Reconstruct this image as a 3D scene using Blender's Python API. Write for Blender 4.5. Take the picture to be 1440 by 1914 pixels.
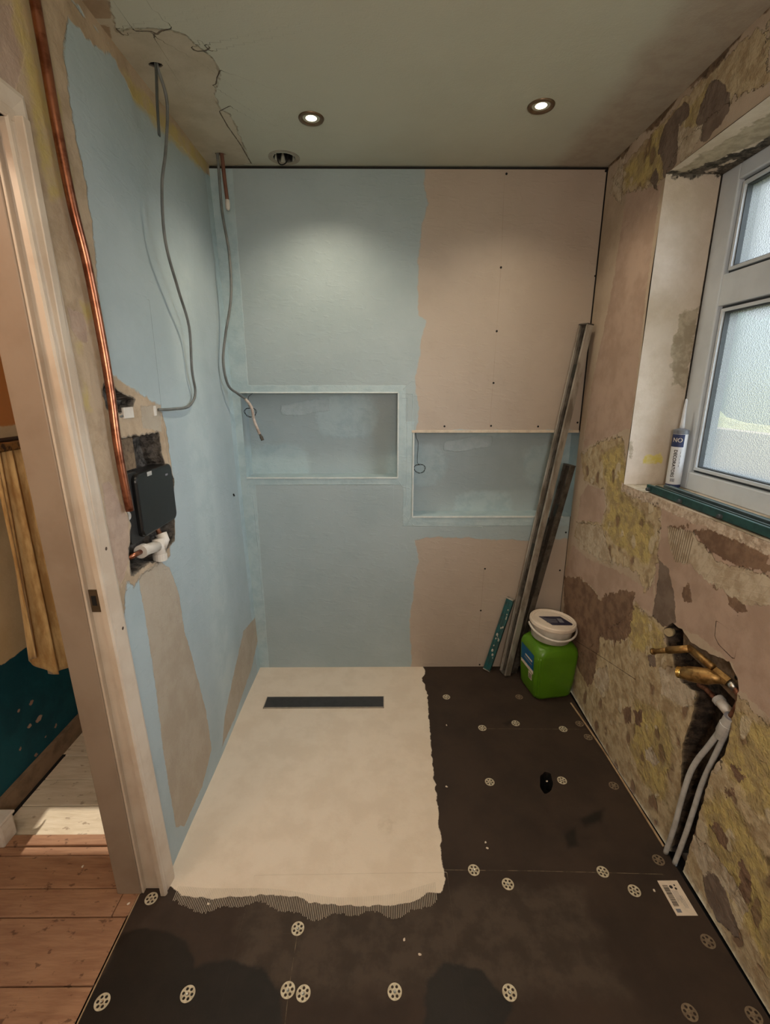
import bpy, bmesh, math, random
import numpy as np
from mathutils import Vector, Matrix, noise as mnoise
random.seed(7); rng = np.random.RandomState(11)
S = bpy.context.scene; col = S.collection; PI = math.pi
for o in list(bpy.data.objects): bpy.data.objects.remove(o)

# ---------------------------------------------------------------- camera, world, light
cam_d = bpy.data.cameras.new('camera'); cam = bpy.data.objects.new('camera', cam_d); col.objects.link(cam)
cam.location = (0, 0, 1.464); cam.rotation_euler = (math.radians(75.0), 0, -math.atan(6/864))
cam_d.sensor_fit = 'HORIZONTAL'; cam_d.sensor_width = 36; cam_d.lens = 21.6; cam_d.clip_start = .02
S.camera = cam
S.view_settings.view_transform = 'Standard'; S.view_settings.look = 'None'
S.view_settings.exposure = 0.0; S.view_settings.gamma = 1.0; S.view_settings.use_curve_mapping = False

def lin(r, g, b):
    f = lambda c: (c/255/12.92) if c/255 <= .04045 else ((c/255+.055)/1.055)**2.4
    return (f(r), f(g), f(b), 1)

W = bpy.data.worlds.new('sky'); S.world = W; W.use_nodes = True
wn = W.node_tree.nodes; wl = W.node_tree.links; wn.clear()
wo = wn.new('ShaderNodeOutputWorld'); wb = wn.new('ShaderNodeBackground'); wr = wn.new('ShaderNodeValToRGB')
wt = wn.new('ShaderNodeTexCoord'); wsx = wn.new('ShaderNodeSeparateXYZ')
wl.new(wt.outputs['Generated'], wsx.inputs[0]); wl.new(wsx.outputs['Z'], wr.inputs[0]); wl.new(wr.outputs[0], wb.inputs[0]); wl.new(wb.outputs[0], wo.inputs[0])
wr.color_ramp.elements[0].position = 0.0; wr.color_ramp.elements[0].color = (.62, .72, .78, 1)
wr.color_ramp.elements[1].position = .25; wr.color_ramp.elements[1].color = (.90, .97, 1.0, 1)
wb.inputs[1].default_value = .98

def light(name, kind, loc, energy, color, rot=(0, 0, 0), **kw):
    d = bpy.data.lights.new(name, kind); d.energy = energy; d.color = color
    for k, v in kw.items(): setattr(d, k, v)
    o = bpy.data.objects.new(name, d); col.objects.link(o); o.location = loc; o.rotation_euler = rot; return o
def aim(o, v): o.rotation_euler = Vector(v).to_track_quat('-Z', 'Y').to_euler()
# bright overcast daylight arriving through the bathroom window
dsun = light('overcast_daylight', 'SUN', (3, 1, 3), 11.0, (.84, .92, 1.0), angle=math.radians(80)); aim(dsun, (-.80, .38, -.45))
# added fill light behind the camera, brightens the ceiling and walls
light('room_fill_light', 'POINT', (.12, -.45, 1.55), 34, (1.0, .93, .84), shadow_soft_size=.16)
# low sun that reaches the landing through its end window
hsun = light('landing_sun', 'SUN', (-1, 4, 4), 3.4, (1.0, .86, .68), angle=math.radians(.6)); aim(hsun, (.06, -.66, -.75))

# ---------------------------------------------------------------- data measured on the walls (metres)
D={'R': {'adh': [[(2.174,1.16),(1.999,1.235),(1.807,1.29),(1.701,1.115),(1.736,1.066),(1.502,1.082),(1.487,1.002),(1.474,0.892),(1.484,0.808),(1.516,0.763),(1.582,0.808),(1.657,0.799),(1.78,0.773),(1.921,0.744),(2.135,0.774),(2.122,0.846),(1.886,0.903),(1.87,0.989),(1.9,1.051),(2.096,1.047)],[(2.02,-0.044),(1.955,0.213),(1.785,0.426),(1.592,0.629),(1.578,0.68),(1.387,0.706),(1.358,0.653),(1.193,0.59),(1.065,0.683),(1.045,0.681),(0.938,0.671),(0.69,0.676),(0.514,0.017),(0.759,-0.002),(0.824,-0.012),(0.982,-0.027),(1.201,-0.008),(1.553,0.0)],[(2.158,2.294),(1.943,2.311),(1.587,2.338),(1.376,2.318),(1.339,2.181),(1.468,2.202),(1.672,2.208),(1.777,2.132),(1.903,2.159),(2.047,2.197)]],'yel': [[(2.073,2.297),(1.936,2.284),(1.854,2.327),(1.801,2.302),(1.816,2.233),(1.789,2.198),(1.782,2.149),(1.845,2.174),(1.88,2.179),(1.904,2.163),(1.967,2.195),(2.037,2.208)],[(1.58,0.657),(1.549,0.684),(1.462,0.686),(1.38,0.68),(1.357,0.625),(1.428,0.559),(1.544,0.521),(1.573,0.571)],[(1.061,0.516),(1.034,0.641),(0.938,0.671),(0.692,0.686),(0.619,0.411),(0.878,0.446),(0.944,0.439),(1.026,0.46),(1.092,0.47)],[(1.461,0.349),(1.312,0.421),(1.233,0.343),(1.234,0.127),(1.356,0.092),(1.446,0.15)],[(1.088,0.284),(1.011,0.404),(0.852,0.345),(0.712,0.254),(0.7,0.107),(0.785,0.095),(0.86,0.121),(0.981,0.137)],[(1.962,1.19),(1.798,1.254),(1.733,1.119),(1.772,1.079),(1.725,1.058),(1.603,1.027),(1.506,0.977),(1.507,0.859),(1.575,0.852),(1.755,0.852),(1.869,0.896),(1.842,1.008)],[(1.672,2.284),(1.615,2.289),(1.586,2.294),(1.605,2.251),(1.618,2.222),(1.666,2.233),(1.691,2.258)],[(1.664,1.254),(1.538,1.275),(1.534,1.238),(1.637,1.219)]],'pink': [[(2.141,0.723),(1.968,0.713),(1.752,0.756),(1.503,0.779),(1.472,0.813),(1.444,0.706),(1.552,0.693),(1.651,0.701),(1.782,0.604),(1.829,0.594),(1.912,0.607),(2.025,0.597),(2.206,0.526)],[(1.496,1.084),(1.051,1.096),(0.802,1.097),(0.687,0.666),(0.943,0.69),(1.054,0.7),(1.083,0.753),(1.213,0.757),(1.361,0.72),(1.435,0.71),(1.486,0.867),(1.477,0.986)],[(1.118,0.064),(1.057,0.078),(0.978,0.123),(0.886,0.08),(0.792,0.12),(0.648,0.107),(0.703,0.012),(0.966,-0.003),(1.121,-0.027)],[(1.38,0.043),(1.288,0.092),(1.179,0.088),(1.181,-0.015),(1.331,-0.002)],[(2.116,0.966),(2.055,1.043),(1.899,1.045),(1.874,0.988),(1.89,0.901),(2.112,0.857)],[(2.039,1.892),(2.024,2.189),(1.778,2.125),(1.755,1.319),(2.0,1.242),(2.151,1.188),(2.127,1.522)]],'brown': [[(2.206,0.526),(2.025,0.597),(1.91,0.6),(1.816,0.582),(1.787,0.621),(1.652,0.703),(1.574,0.734),(1.567,0.653),(1.554,0.56),(1.656,0.476),(1.785,0.426),(1.782,0.216),(1.819,0.148),(1.976,0.17),(2.134,0.254)],[(1.314,1.047),(1.254,1.082),(1.163,1.088),(1.055,1.109),(1.036,1.04),(1.098,1.019),(1.152,1.013),(1.236,1.016),(1.284,1.024)],[(1.33,0.867),(1.296,0.885),(1.272,0.84),(1.306,0.824)],[(1.203,0.932),(1.176,0.951),(1.168,0.935),(1.199,0.917)],[(1.14,0.928),(1.112,0.934),(1.071,0.916),(1.083,0.895),(1.125,0.896)],[(1.437,1.027),(1.344,1.067),(1.334,1.046),(1.424,1.012)],[(1.015,0.482),(0.996,0.496),(0.973,0.494),(0.979,0.468),(1.002,0.462)],[(1.026,0.406),(0.999,0.434),(0.988,0.414),(1.009,0.384)],[(1.041,0.255),(1.012,0.292),(0.981,0.291),(0.973,0.248),(0.997,0.234)],[(0.929,0.281),(0.888,0.262),(0.877,0.187),(0.915,0.19)],[(1.534,0.257),(1.487,0.306),(1.465,0.253),(1.504,0.221)],[(1.466,0.299),(1.414,0.351),(1.406,0.279),(1.44,0.273)]],'grey': [[(1.462,0.896),(1.408,0.898),(1.37,0.84),(1.347,0.795),(1.324,0.741),(1.385,0.697),(1.45,0.703),(1.45,0.803)],[(1.824,2.275),(1.801,2.302),(1.742,2.318),(1.687,2.312),(1.665,2.294),(1.662,2.265),(1.698,2.255),(1.713,2.24),(1.698,2.205),(1.699,2.154),(1.737,2.14),(1.767,2.141),(1.789,2.198),(1.823,2.236)],[(1.586,2.294),(1.566,2.302),(1.53,2.285),(1.472,2.216),(1.472,2.18),(1.495,2.166),(1.549,2.153),(1.586,2.163),(1.578,2.186),(1.618,2.222),(1.607,2.259)],[(1.859,2.163),(1.829,2.199),(1.793,2.146),(1.813,2.137),(1.783,2.106),(1.838,2.147)],[(1.033,0.078),(1.003,0.138),(0.962,0.144),(0.892,0.09),(0.872,0.064),(0.951,0.021),(0.998,0.033)],[(1.434,0.556),(1.399,0.584),(1.381,0.542),(1.416,0.525)]],'pale': [[(2.134,0.843),(1.883,0.892),(1.777,0.798),(1.752,0.756),(1.921,0.744),(2.08,0.733)],[(1.45,1.023),(1.339,1.048),(1.199,0.998),(1.097,1.015),(1.031,1.021),(0.789,1.048),(0.776,0.999),(1.015,0.959),(1.074,0.929),(1.131,0.933),(1.213,0.927),(1.286,0.939),(1.313,0.95),(1.373,0.925),(1.409,0.954)],[(1.713,2.262),(1.652,2.226),(1.617,2.217),(1.581,2.198),(1.588,2.17),(1.631,2.148),(1.677,2.146),(1.7,2.191)],[(1.372,0.217),(1.332,0.257),(1.288,0.238),(1.31,0.201),(1.354,0.188)],[(1.361,0.551),(1.277,0.616),(1.201,0.621),(1.185,0.559),(1.21,0.511),(1.326,0.473)],[(1.12,0.406),(1.06,0.472),(1.042,0.444),(1.089,0.376)],[(1.103,0.156),(1.017,0.19),(0.936,0.198),(0.874,0.174),(0.883,0.141),(0.981,0.137),(1.02,0.116),(1.023,0.082),(1.088,0.101)],[(1.772,0.277),(1.69,0.344),(1.655,0.266),(1.699,0.195),(1.767,0.199)],[(2.167,2.24),(2.107,2.347),(2.049,2.357),(2.073,2.297),(2.059,2.165)]],'chase': [[(1.382,0.687),(1.341,0.73),(1.296,0.737),(1.252,0.72),(1.204,0.722),(1.092,0.75),(1.061,0.727),(1.049,0.695),(1.05,0.628),(1.053,0.601),(1.046,0.538),(1.049,0.487),(1.076,0.411),(1.085,0.228),(1.106,-0.03),(1.172,-0.049),(1.164,0.106),(1.165,0.243),(1.18,0.269),(1.197,0.395),(1.181,0.515),(1.184,0.556),(1.181,0.59),(1.253,0.575),(1.296,0.604),(1.315,0.631),(1.348,0.649)]],'ceiledge': [(2.182,2.348),(2.029,2.357),(1.826,2.362),(1.689,2.367),(1.596,2.37),(1.493,2.367),(1.389,2.368),(1.225,2.368)],'floorgap': [(2.004,-0.001),(1.553,0.0),(1.201,-0.008)],'comb': [(1.442,1.025),(1.335,1.049),(1.308,1.024),(1.313,0.95),(1.382,0.927),(1.413,0.97)],'tilemark': [(1.307,0.973),(1.197,0.991),(1.096,1.011),(1.03,1.015),(0.789,1.048),(0.776,0.999),(1.015,0.959),(1.076,0.936),(1.132,0.935),(1.214,0.93),(1.287,0.943)],'crack1': [(1.164,0.833),(1.159,0.789),(1.14,0.775),(1.083,0.766)],'crack2': [(2.168,0.242),(1.975,0.287),(1.631,0.383),(1.481,0.426)]},'L': {'old': [[(0.9255,2.308),(1.3241,2.3278),(1.2581,2.1807),(1.2526,2.0272),(1.2694,1.8473),(1.239,1.6745),(1.2194,1.4972),(1.2539,1.4915),(1.4829,1.4084),(1.502,1.3273),(1.5026,1.1667),(1.4036,0.9413),(1.2171,0.955),(1.1754,0.933),(1.1455,0.9697),(1.0825,0.8239),(0.8612,0.9553),(0.9065,1.5819),(0.6511,1.7823)],[(1.2648,2.3075),(2.2969,2.4407),(2.2096,2.3089),(1.8775,2.2857),(1.5873,2.2691),(1.5038,2.3096),(1.412,2.2818),(1.306,2.2677)]],'yel': [[(1.1252,2.2383),(1.18,2.2249),(1.2072,2.1423),(1.2067,2.056),(1.2063,1.9657),(1.2095,1.9151),(1.1666,1.8632),(1.1201,1.8502),(1.1158,1.8897),(1.1085,1.9436),(1.1196,2.0311),(1.1058,2.1274)],[(1.1601,1.6553),(1.2028,1.6624),(1.1978,1.632),(1.1777,1.6138)],[(1.1133,1.5639),(1.1353,1.56),(1.1252,1.5394),(1.1102,1.5407)],[(1.1137,1.4884),(1.1347,1.4646),(1.1241,1.4157),(1.1058,1.4226)],[(1.5426,2.3075),(1.6327,2.3182),(1.7678,2.3179),(2.2099,2.366),(2.1784,2.3064),(1.9405,2.2724),(1.7492,2.2586),(1.585,2.2615)]],'pinky': [[(1.113,1.6366),(1.1719,1.6283),(1.164,1.5684),(1.1331,1.5656),(1.1085,1.5972)],[(1.1172,1.2366),(1.1517,1.2364),(1.206,1.1227),(1.1813,1.0244),(1.1165,0.9598),(1.1035,1.0391),(1.1095,1.1362)],[(1.0318,2.1289),(1.1125,2.173),(1.1272,2.1059),(1.0728,2.0159),(1.0045,1.9965)]],'grey': [[(1.2044,0.9523),(1.2584,0.9593),(1.3388,0.9481),(1.3923,0.9054),(1.4276,0.7992),(1.4267,0.6604),(1.4591,0.5146),(1.5021,0.2792),(1.5031,0.1079),(1.3887,0.0457),(1.2299,0.0427),(1.184,0.0959),(1.1832,0.1936),(1.1838,0.3968),(1.1992,0.6121),(1.2045,0.786)],[(2.2244,0.2977),(2.2492,0.1794),(2.0683,0.086),(1.7826,0.029),(1.6024,0.0313),(1.6665,0.1228),(1.8506,0.2314),(2.0105,0.3305)],[(1.3648,1.4128),(1.4855,1.4164),(1.4694,1.3303),(1.3585,1.3527)]],'white': [[(1.3012,1.4323),(1.3778,1.4349),(1.3686,1.4051),(1.2939,1.4084)],[(1.4678,1.4282),(1.4962,1.4275),(1.4881,1.4016),(1.4599,1.4028)]],'hole': [[(1.2014,1.3357),(1.4479,1.3306),(1.4501,1.2456),(1.5052,1.1752),(1.4552,0.9784),(1.3936,0.9704),(1.3398,0.9512),(1.2687,0.9719),(1.1733,0.9718),(1.1764,1.0263),(1.2144,1.1051),(1.1988,1.1691),(1.1983,1.2271)],[(1.1891,1.4582),(1.2146,1.4816),(1.2407,1.4647),(1.292,1.4466),(1.3362,1.4358),(1.319,1.4174),(1.2926,1.4042),(1.2265,1.4018),(1.1937,1.4127)]],'line': [(1.5044,1.7197),(1.4974,1.5676),(1.4857,1.3589),(1.489,1.1872)],'lit': [(2.2385,2.5459),(2.2055,1.5241),(2.1138,0.891),(2.0683,0.086)],'hdent': [(2.1388,0.8895),(2.1166,0.8745)]},'B': {'beige': [[(0.191,2.388),(0.178,2.292),(0.195,2.214),(0.164,2.073),(0.156,1.884),(0.163,1.775),(0.194,1.753),(0.175,1.617),(0.158,1.524),(0.151,1.453),(0.178,1.381),(0.162,1.27),(1.234,1.269),(1.072,2.39)],[(0.164,0.724),(0.284,0.743),(0.5,0.729),(0.744,0.722),(1.04,0.736),(1.145,-0.186),(0.149,-0.181),(0.16,0.053),(0.145,0.277),(0.167,0.491),(0.185,0.609)]],'band': [(-0.65,2.338),(-0.647,1.441),(-0.651,1.045),(-0.652,0.005)],'seam': [[(0.511,2.331),(0.519,1.97),(0.514,1.484),(0.509,1.282)],[(0.523,0.573),(0.519,0.335),(0.511,-0.001)]],'screws': [(0.519,2.322),(0.931,2.333),(0.519,1.97),(0.934,1.937),(0.517,1.711),(0.516,1.487),(0.296,1.29),(0.516,1.292),(0.739,1.289),(0.924,1.307),(0.528,0.57),(0.519,0.335),(0.53,0.012),(0.924,0.764),(0.914,0.56)]},'F': {'white': [[(-0.671,2.247),(0.219,2.211),(0.235,2.162),(0.207,2.105),(0.223,2.008),(0.221,1.926),(0.21,1.743),(0.203,1.558),(0.201,1.357),(0.196,1.193),(0.191,1.114),(0.192,1.081),(0.181,1.045),(0.136,1.045),(0.094,1.02),(0.007,1.01),(-0.103,1.011),(-0.214,1.022),(-0.28,1.037),(-0.345,1.042),(-0.407,1.037),(-0.501,1.032),(-0.601,1.044),(-0.653,1.071),(-0.688,1.095)]],'wet': [[(-0.72,0.874),(-0.729,0.943),(-0.669,0.955),(-0.588,0.942),(-0.536,0.922),(-0.49,0.861),(-0.446,0.875),(-0.391,0.878),(-0.315,0.858),(-0.264,0.815),(-0.237,0.75),(-0.205,0.595),(-0.68,0.599),(-0.743,0.787)],[(0.116,0.834),(0.161,0.868),(0.258,0.856),(0.32,0.78),(0.219,0.67),(0.076,0.671)]],'spot': [[(0.617,1.228),(0.665,1.257),(0.647,1.19),(0.611,1.181)],[(0.697,1.288),(0.801,1.33),(0.767,1.277),(0.702,1.257)],[(0.545,1.768),(0.6,1.792),(0.563,1.747)]],'hole': [[(0.617,1.475),(0.64,1.493),(0.663,1.487),(0.656,1.444),(0.632,1.4),(0.605,1.391),(0.599,1.42)]],'seam': [[(-0.126,1.107),(0.201,1.112),(0.478,1.107),(0.875,1.094)],[(-0.237,0.939),(-0.237,0.815),(-0.231,0.708)],[(0.441,1.735),(0.915,1.728)]],'washers': [(-0.687,1.033),(-0.693,0.794),(-0.488,0.808),(-0.238,0.951),(-0.239,0.814),(-0.199,0.807),(0.03,0.809),(0.318,0.805),(0.287,1.11),(0.383,1.067),(0.69,1.102),(0.759,1.045),(0.886,1.138),(0.891,0.912),(0.745,0.764),(0.896,0.757),(0.413,1.446),(0.694,1.451),(0.882,1.425),(0.446,1.738),(0.603,1.767),(0.804,1.729),(0.315,1.953),(0.672,1.951),(0.891,1.762),(0.894,1.679)],'crumbs': [(0.289,1.756),(0.244,1.425),(0.344,1.201),(0.345,1.181),(0.634,1.447),(0.819,1.045),(0.099,0.887),(0.059,0.922),(-0.512,1.017),(-0.747,1.019),(-0.95,1.13)]},'C': {'patch': [[(-0.698,1.314),(-0.639,1.357),(-0.682,1.475),(-0.637,1.46),(-0.551,1.465),(-0.51,1.483),(-0.466,1.574),(-0.471,1.642),(-0.526,1.745),(-0.53,1.817),(-0.505,1.848),(-0.53,2.192),(-0.712,2.246),(-0.848,1.406)]],'tan': [[(-0.724,1.373),(-0.642,1.373),(-0.67,1.43),(-0.745,1.427)],[(-0.737,1.454),(-0.684,1.448),(-0.715,1.51),(-0.748,1.498)]],'cracks': [[(-0.636,1.471),(-0.588,1.471),(-0.59,1.489),(-0.567,1.471),(-0.533,1.461)],[(-0.512,1.528),(-0.507,1.544),(-0.477,1.542),(-0.46,1.528)],[(-0.473,1.52),(-0.466,1.544)],[(-0.464,1.621),(-0.485,1.654),(-0.498,1.684),(-0.511,1.692)],[(-0.492,1.796),(-0.537,1.827),(-0.538,1.914),(-0.53,2.042),(-0.531,2.197)],[(-0.677,1.464),(-0.671,1.486)]]}}

# ---------------------------------------------------------------- node helpers
class NT:
    def __init__(s, name):
        s.m = bpy.data.materials.new(name); s.m.use_nodes = True; s.t = s.m.node_tree; s.n = s.t.nodes; s.l = s.t.links
        s.n.clear(); s.out = s.n.new('ShaderNodeOutputMaterial'); s.b = s.n.new('ShaderNodeBsdfPrincipled'); s.l.new(s.b.outputs[0], s.out.inputs[0])
        s.co = s.n.new('ShaderNodeTexCoord').outputs['Object']
    def put(s, sock, v):
        if hasattr(v, 'links') or isinstance(v, bpy.types.NodeSocket): s.l.new(v, sock)
        else: sock.default_value = v
    def math(s, op, a, b=0.0, c=None, clamp=False):
        n = s.n.new('ShaderNodeMath'); n.operation = op; n.use_clamp = clamp; s.put(n.inputs[0], a); s.put(n.inputs[1], b)
        if c is not None: s.put(n.inputs[2], c)
        return n.outputs[0]
    def noise(s, scale, detail=4, rough=.6, vec=None, stretch=None, dist=0):
        v = vec or s.co
        if stretch:
            mp = s.n.new('ShaderNodeMapping'); mp.inputs['Scale'].default_value = stretch; s.l.new(v, mp.inputs[0]); v = mp.outputs[0]
        n = s.n.new('ShaderNodeTexNoise'); n.inputs['Scale'].default_value = scale; n.inputs['Detail'].default_value = detail
        n.inputs['Roughness'].default_value = rough; n.inputs['Distortion'].default_value = dist; s.l.new(v, n.inputs['Vector']); return n.outputs[0]
    def ss(s, v, a, b):
        n = s.n.new('ShaderNodeMapRange'); n.interpolation_type = 'SMOOTHSTEP'; s.put(n.inputs[0], v)
        n.inputs[1].default_value = a; n.inputs[2].default_value = b; n.inputs[3].default_value = 0; n.inputs[4].default_value = 1; return n.outputs[0]
    def mix(s, f, a, b):
        n = s.n.new('ShaderNodeMix'); n.data_type = 'RGBA'; s.put(n.inputs[0], f); s.put(n.inputs[6], a); s.put(n.inputs[7], b); return n.outputs[2]
    def attr(s, name):
        n = s.n.new('ShaderNodeAttribute'); n.attribute_name = name; return n.outputs['Fac']
    def bump(s, h, dist=.002, strength=1.0):
        n = s.n.new('ShaderNodeBump'); n.inputs['Distance'].default_value = dist; n.inputs['Strength'].default_value = strength
        s.l.new(h, n.inputs['Height']); s.l.new(n.outputs[0], s.b.inputs['Normal'])

def plain(name, c, rough=.6, metal=0.0, c2=None, ns=30, bump=0.0, bs=80, stretch=None, lo=.4, hi=.65, coat=0, spec=.5):
    t = NT(name); t.b.inputs['Roughness'].default_value = rough; t.b.inputs['Metallic'].default_value = metal
    t.b.inputs['Specular IOR Level'].default_value = spec
    if coat: t.b.inputs['Coat Weight'].default_value = coat
    if c2 is None: c2 = tuple(min(1, x*.82) for x in c[:3])+(1,)
    n = t.noise(ns, 5, .6, stretch=stretch)
    t.l.new(t.mix(t.ss(n, lo, hi), c, c2), t.b.inputs['Base Color'])
    if bump: t.bump(t.noise(bs, 4, .6, stretch=stretch), bump)
    return t.m

def layered(name, base, layers, rough=.8, fine=(220, .0006), coarse=(22, .0015), extra=None, spec=.3):
    """base = (c1,c2,noise scale); layer = dict(a=attribute, c1, c2, ns, amp, efreq, w, h, rough, blot)"""
    t = NT(name); t.b.inputs['Specular IOR Level'].default_value = spec
    c = t.mix(t.ss(t.noise(base[2], 6, .65), .35, .68), base[0], base[1])
    h = t.math('MULTIPLY', t.noise(coarse[0], 5, .6), coarse[1]/.001)
    r = rough
    if extra: c, h = extra(t, c, h)
    for L in layers:
        e = t.noise(L.get('ef', 35), 5, .62)
        if 'lines' in L:
            src = None
            for k in range(L['lines'][0]):
                q = t.math('SUBTRACT', L['lines'][1], t.math('ABSOLUTE', t.attr('%s_%d' % (L['a'], k))))
                src = q if src is None else t.math('MAXIMUM', src, q)
        else: src = t.attr(L['a'])
        sd = t.math('ADD', src, t.math('MULTIPLY', t.math('SUBTRACT', e, .5), L.get('amp', .03)*2))
        w = L.get('w', .0015); m = t.ss(sd, -w, w)
        if 'stripe' in L:
            (sa, sb), per, th = L['stripe']; sx = t.n.new('ShaderNodeSeparateXYZ'); t.l.new(t.co, sx.inputs[0])
            arg = t.math('ADD', t.math('MULTIPLY', sx.outputs['Y'], sa*2*PI/per), t.math('MULTIPLY', sx.outputs['Z'], sb*2*PI/per))
            arg = t.math('ADD', arg, t.math('MULTIPLY', t.noise(20, 3, .5), 1.5))
            m = t.math('MULTIPLY', m, t.ss(t.math('SINE', arg), th, th+.25))
        if 'op' in L: m = t.math('MULTIPLY', m, L['op'])
        lc = t.mix(t.ss(t.noise(L.get('ns', 25), 6, .65), L.get('lo', .4), L.get('hi', .62)), L['c1'], L['c2'])
        if 'blot' in L:
            bc, bsz, th = L['blot']
            v = t.n.new('ShaderNodeTexVoronoi'); v.inputs['Scale'].default_value = bsz; v.inputs['Randomness'].default_value = 1
            mp = t.n.new('ShaderNodeMapping'); mp.inputs['Scale'].default_value = L.get('bst', (1, 1, .6)); t.l.new(t.co, mp.inputs[0])
            add = t.n.new('ShaderNodeMix'); add.data_type = 'VECTOR'; add.inputs[0].default_value = .05
            nn = t.n.new('ShaderNodeTexNoise'); nn.inputs['Scale'].default_value = 14; nn.inputs['Detail'].default_value = 3; t.l.new(t.co, nn.inputs['Vector'])
            t.l.new(mp.outputs[0], add.inputs[4]); t.l.new(nn.outputs['Color'], add.inputs[5]); t.l.new(add.outputs[1], v.inputs['Vector'])
            bm_ = t.ss(v.outputs['Distance'], th, th-.06)
            gate = t.ss(t.noise(L.get('gs', 9), 3, .5), .42, .50)
            bm_ = t.math('MULTIPLY', bm_, gate)
            lc = t.mix(bm_, lc, bc)
            if L.get('only'): m = t.math('MULTIPLY', m, bm_); h = t.math('ADD', h, t.math('MULTIPLY', m, 3.4))
            h = t.math('SUBTRACT', h, t.math('MULTIPLY', t.math('MULTIPLY', bm_, m), 1.6))
            # dark rim round each dab
            rim = t.math('MULTIPLY', t.math('MULTIPLY', t.ss(v.outputs['Distance'], th+.07, th), t.ss(v.outputs['Distance'], th-.07, th)), gate)
            lc = t.mix(t.math('MULTIPLY', rim, .35), lc, tuple(x*.5 for x in bc[:3])+(1,))
        c = t.mix(m, c, lc)
        if L.get('h'): h = t.math('ADD', h, t.math('MULTIPLY', m, L['h']/.001))
        if 'rg' in L: h = t.math('ADD', h, t.math('MULTIPLY', t.math('MULTIPLY', m, t.noise(L['rg'][0], 5, .6)), L['rg'][1]/.001))
        if 'rough' in L:
            n = t.n.new('ShaderNodeMix'); n.data_type = 'FLOAT'; t.put(n.inputs[0], m); t.put(n.inputs[2], r); n.inputs[3].default_value = L['rough']; r = n.outputs[0]
    h = t.math('ADD', h, t.math('MULTIPLY', t.noise(fine[0], 4, .6), fine[1]/.001))
    t.l.new(c, t.b.inputs['Base Color']); t.put(t.b.inputs['Roughness'], r); t.bump(h, .001)
    return t.m

# ---------------------------------------------------------------- polygons -> signed distance
def sdf(U, V, poly, closest=False):
    p = np.array(poly, float); n = len(p); d = np.full(U.shape, 1e9); ins = np.zeros(U.shape, bool); cu = U.copy(); cv = V.copy()
    for i in range(n):
        a = p[i]; b = p[(i+1) % n]; e = b-a; L2 = max(e@e, 1e-12)
        t = np.clip(((U-a[0])*e[0]+(V-a[1])*e[1])/L2, 0, 1); qx = a[0]+t*e[0]; qy = a[1]+t*e[1]
        dd = np.hypot(U-qx, V-qy); k = dd < d; d = np.where(k, dd, d); cu = np.where(k, qx, cu); cv = np.where(k, qy, cv)
        if abs(b[1]-a[1]) > 1e-12:
            c = ((a[1] > V) != (b[1] > V)) & (U < (b[0]-a[0])*(V-a[1])/(b[1]-a[1])+a[0]); ins ^= c
    s = np.where(ins, d, -d)
    return (s, cu, cv) if closest else s
def sdl(U, V, line, w):
    p = np.array(line, float); d = np.full(U.shape, 1e9)
    for i in range(len(p)-1):
        a = p[i]; e = p[i+1]-a; t = np.clip(((U-a[0])*e[0]+(V-a[1])*e[1])/max(e@e, 1e-12), 0, 1)
        d = np.minimum(d, np.hypot(U-a[0]-t*e[0], V-a[1]-t*e[1]))
    return w-d
def ssl(U, V, line):
    """distance to a polyline, signed by side, so a hairline stays sharp between grid points"""
    p = np.array(line, float); d = np.full(U.shape, 1e9); sg = np.ones(U.shape); n = len(p)-1
    for i in range(n):
        a = p[i]; e = p[i+1]-a; tr = ((U-a[0])*e[0]+(V-a[1])*e[1])/max(e@e, 1e-12); t = np.clip(tr, 0, 1)
        dd = np.hypot(U-a[0]-t*e[0], V-a[1]-t*e[1]); k = dd < d; d = np.where(k, dd, d)
        side = np.where((e[0]*(V-a[1])-e[1]*(U-a[0])) < 0, -1.0, 1.0)
        if i == 0: side = np.where(tr < 0, 1.0, side)
        if i == n-1: side = np.where(tr > 1, 1.0, side)
        sg = np.where(k, side, sg)
    return d*sg
def jag(poly, step=.012, amp=.003):
    out = []
    for i in range(len(poly)):
        a = np.array(poly[i]); b = np.array(poly[(i+1) % len(poly)]); n = max(1, int(np.hypot(*(b-a))/step))
        for k in range(n):
            q = a+(b-a)*k/n; out.append(tuple(q+(rng.rand(2)-.5)*2*amp))
    return out
def union(U, V, polys): return np.maximum.reduce([sdf(U, V, p) for p in polys])

def axis(segs, pts=()):
    """segs = [(a,b,step),...] -> coordinates; pts are forced in"""
    v = []
    for a, b, st in segs: v += list(np.linspace(a, b, max(2, int(round((b-a)/st))+1)))
    v = np.array(sorted(set(np.round(v, 5))))
    for p in pts:
        k = np.argmin(abs(v-p))
        if abs(v[k]-p) < .004 and k not in (0, len(v)-1): v[k] = p
        else: v = np.sort(np.append(v, p))
    return v

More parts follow.
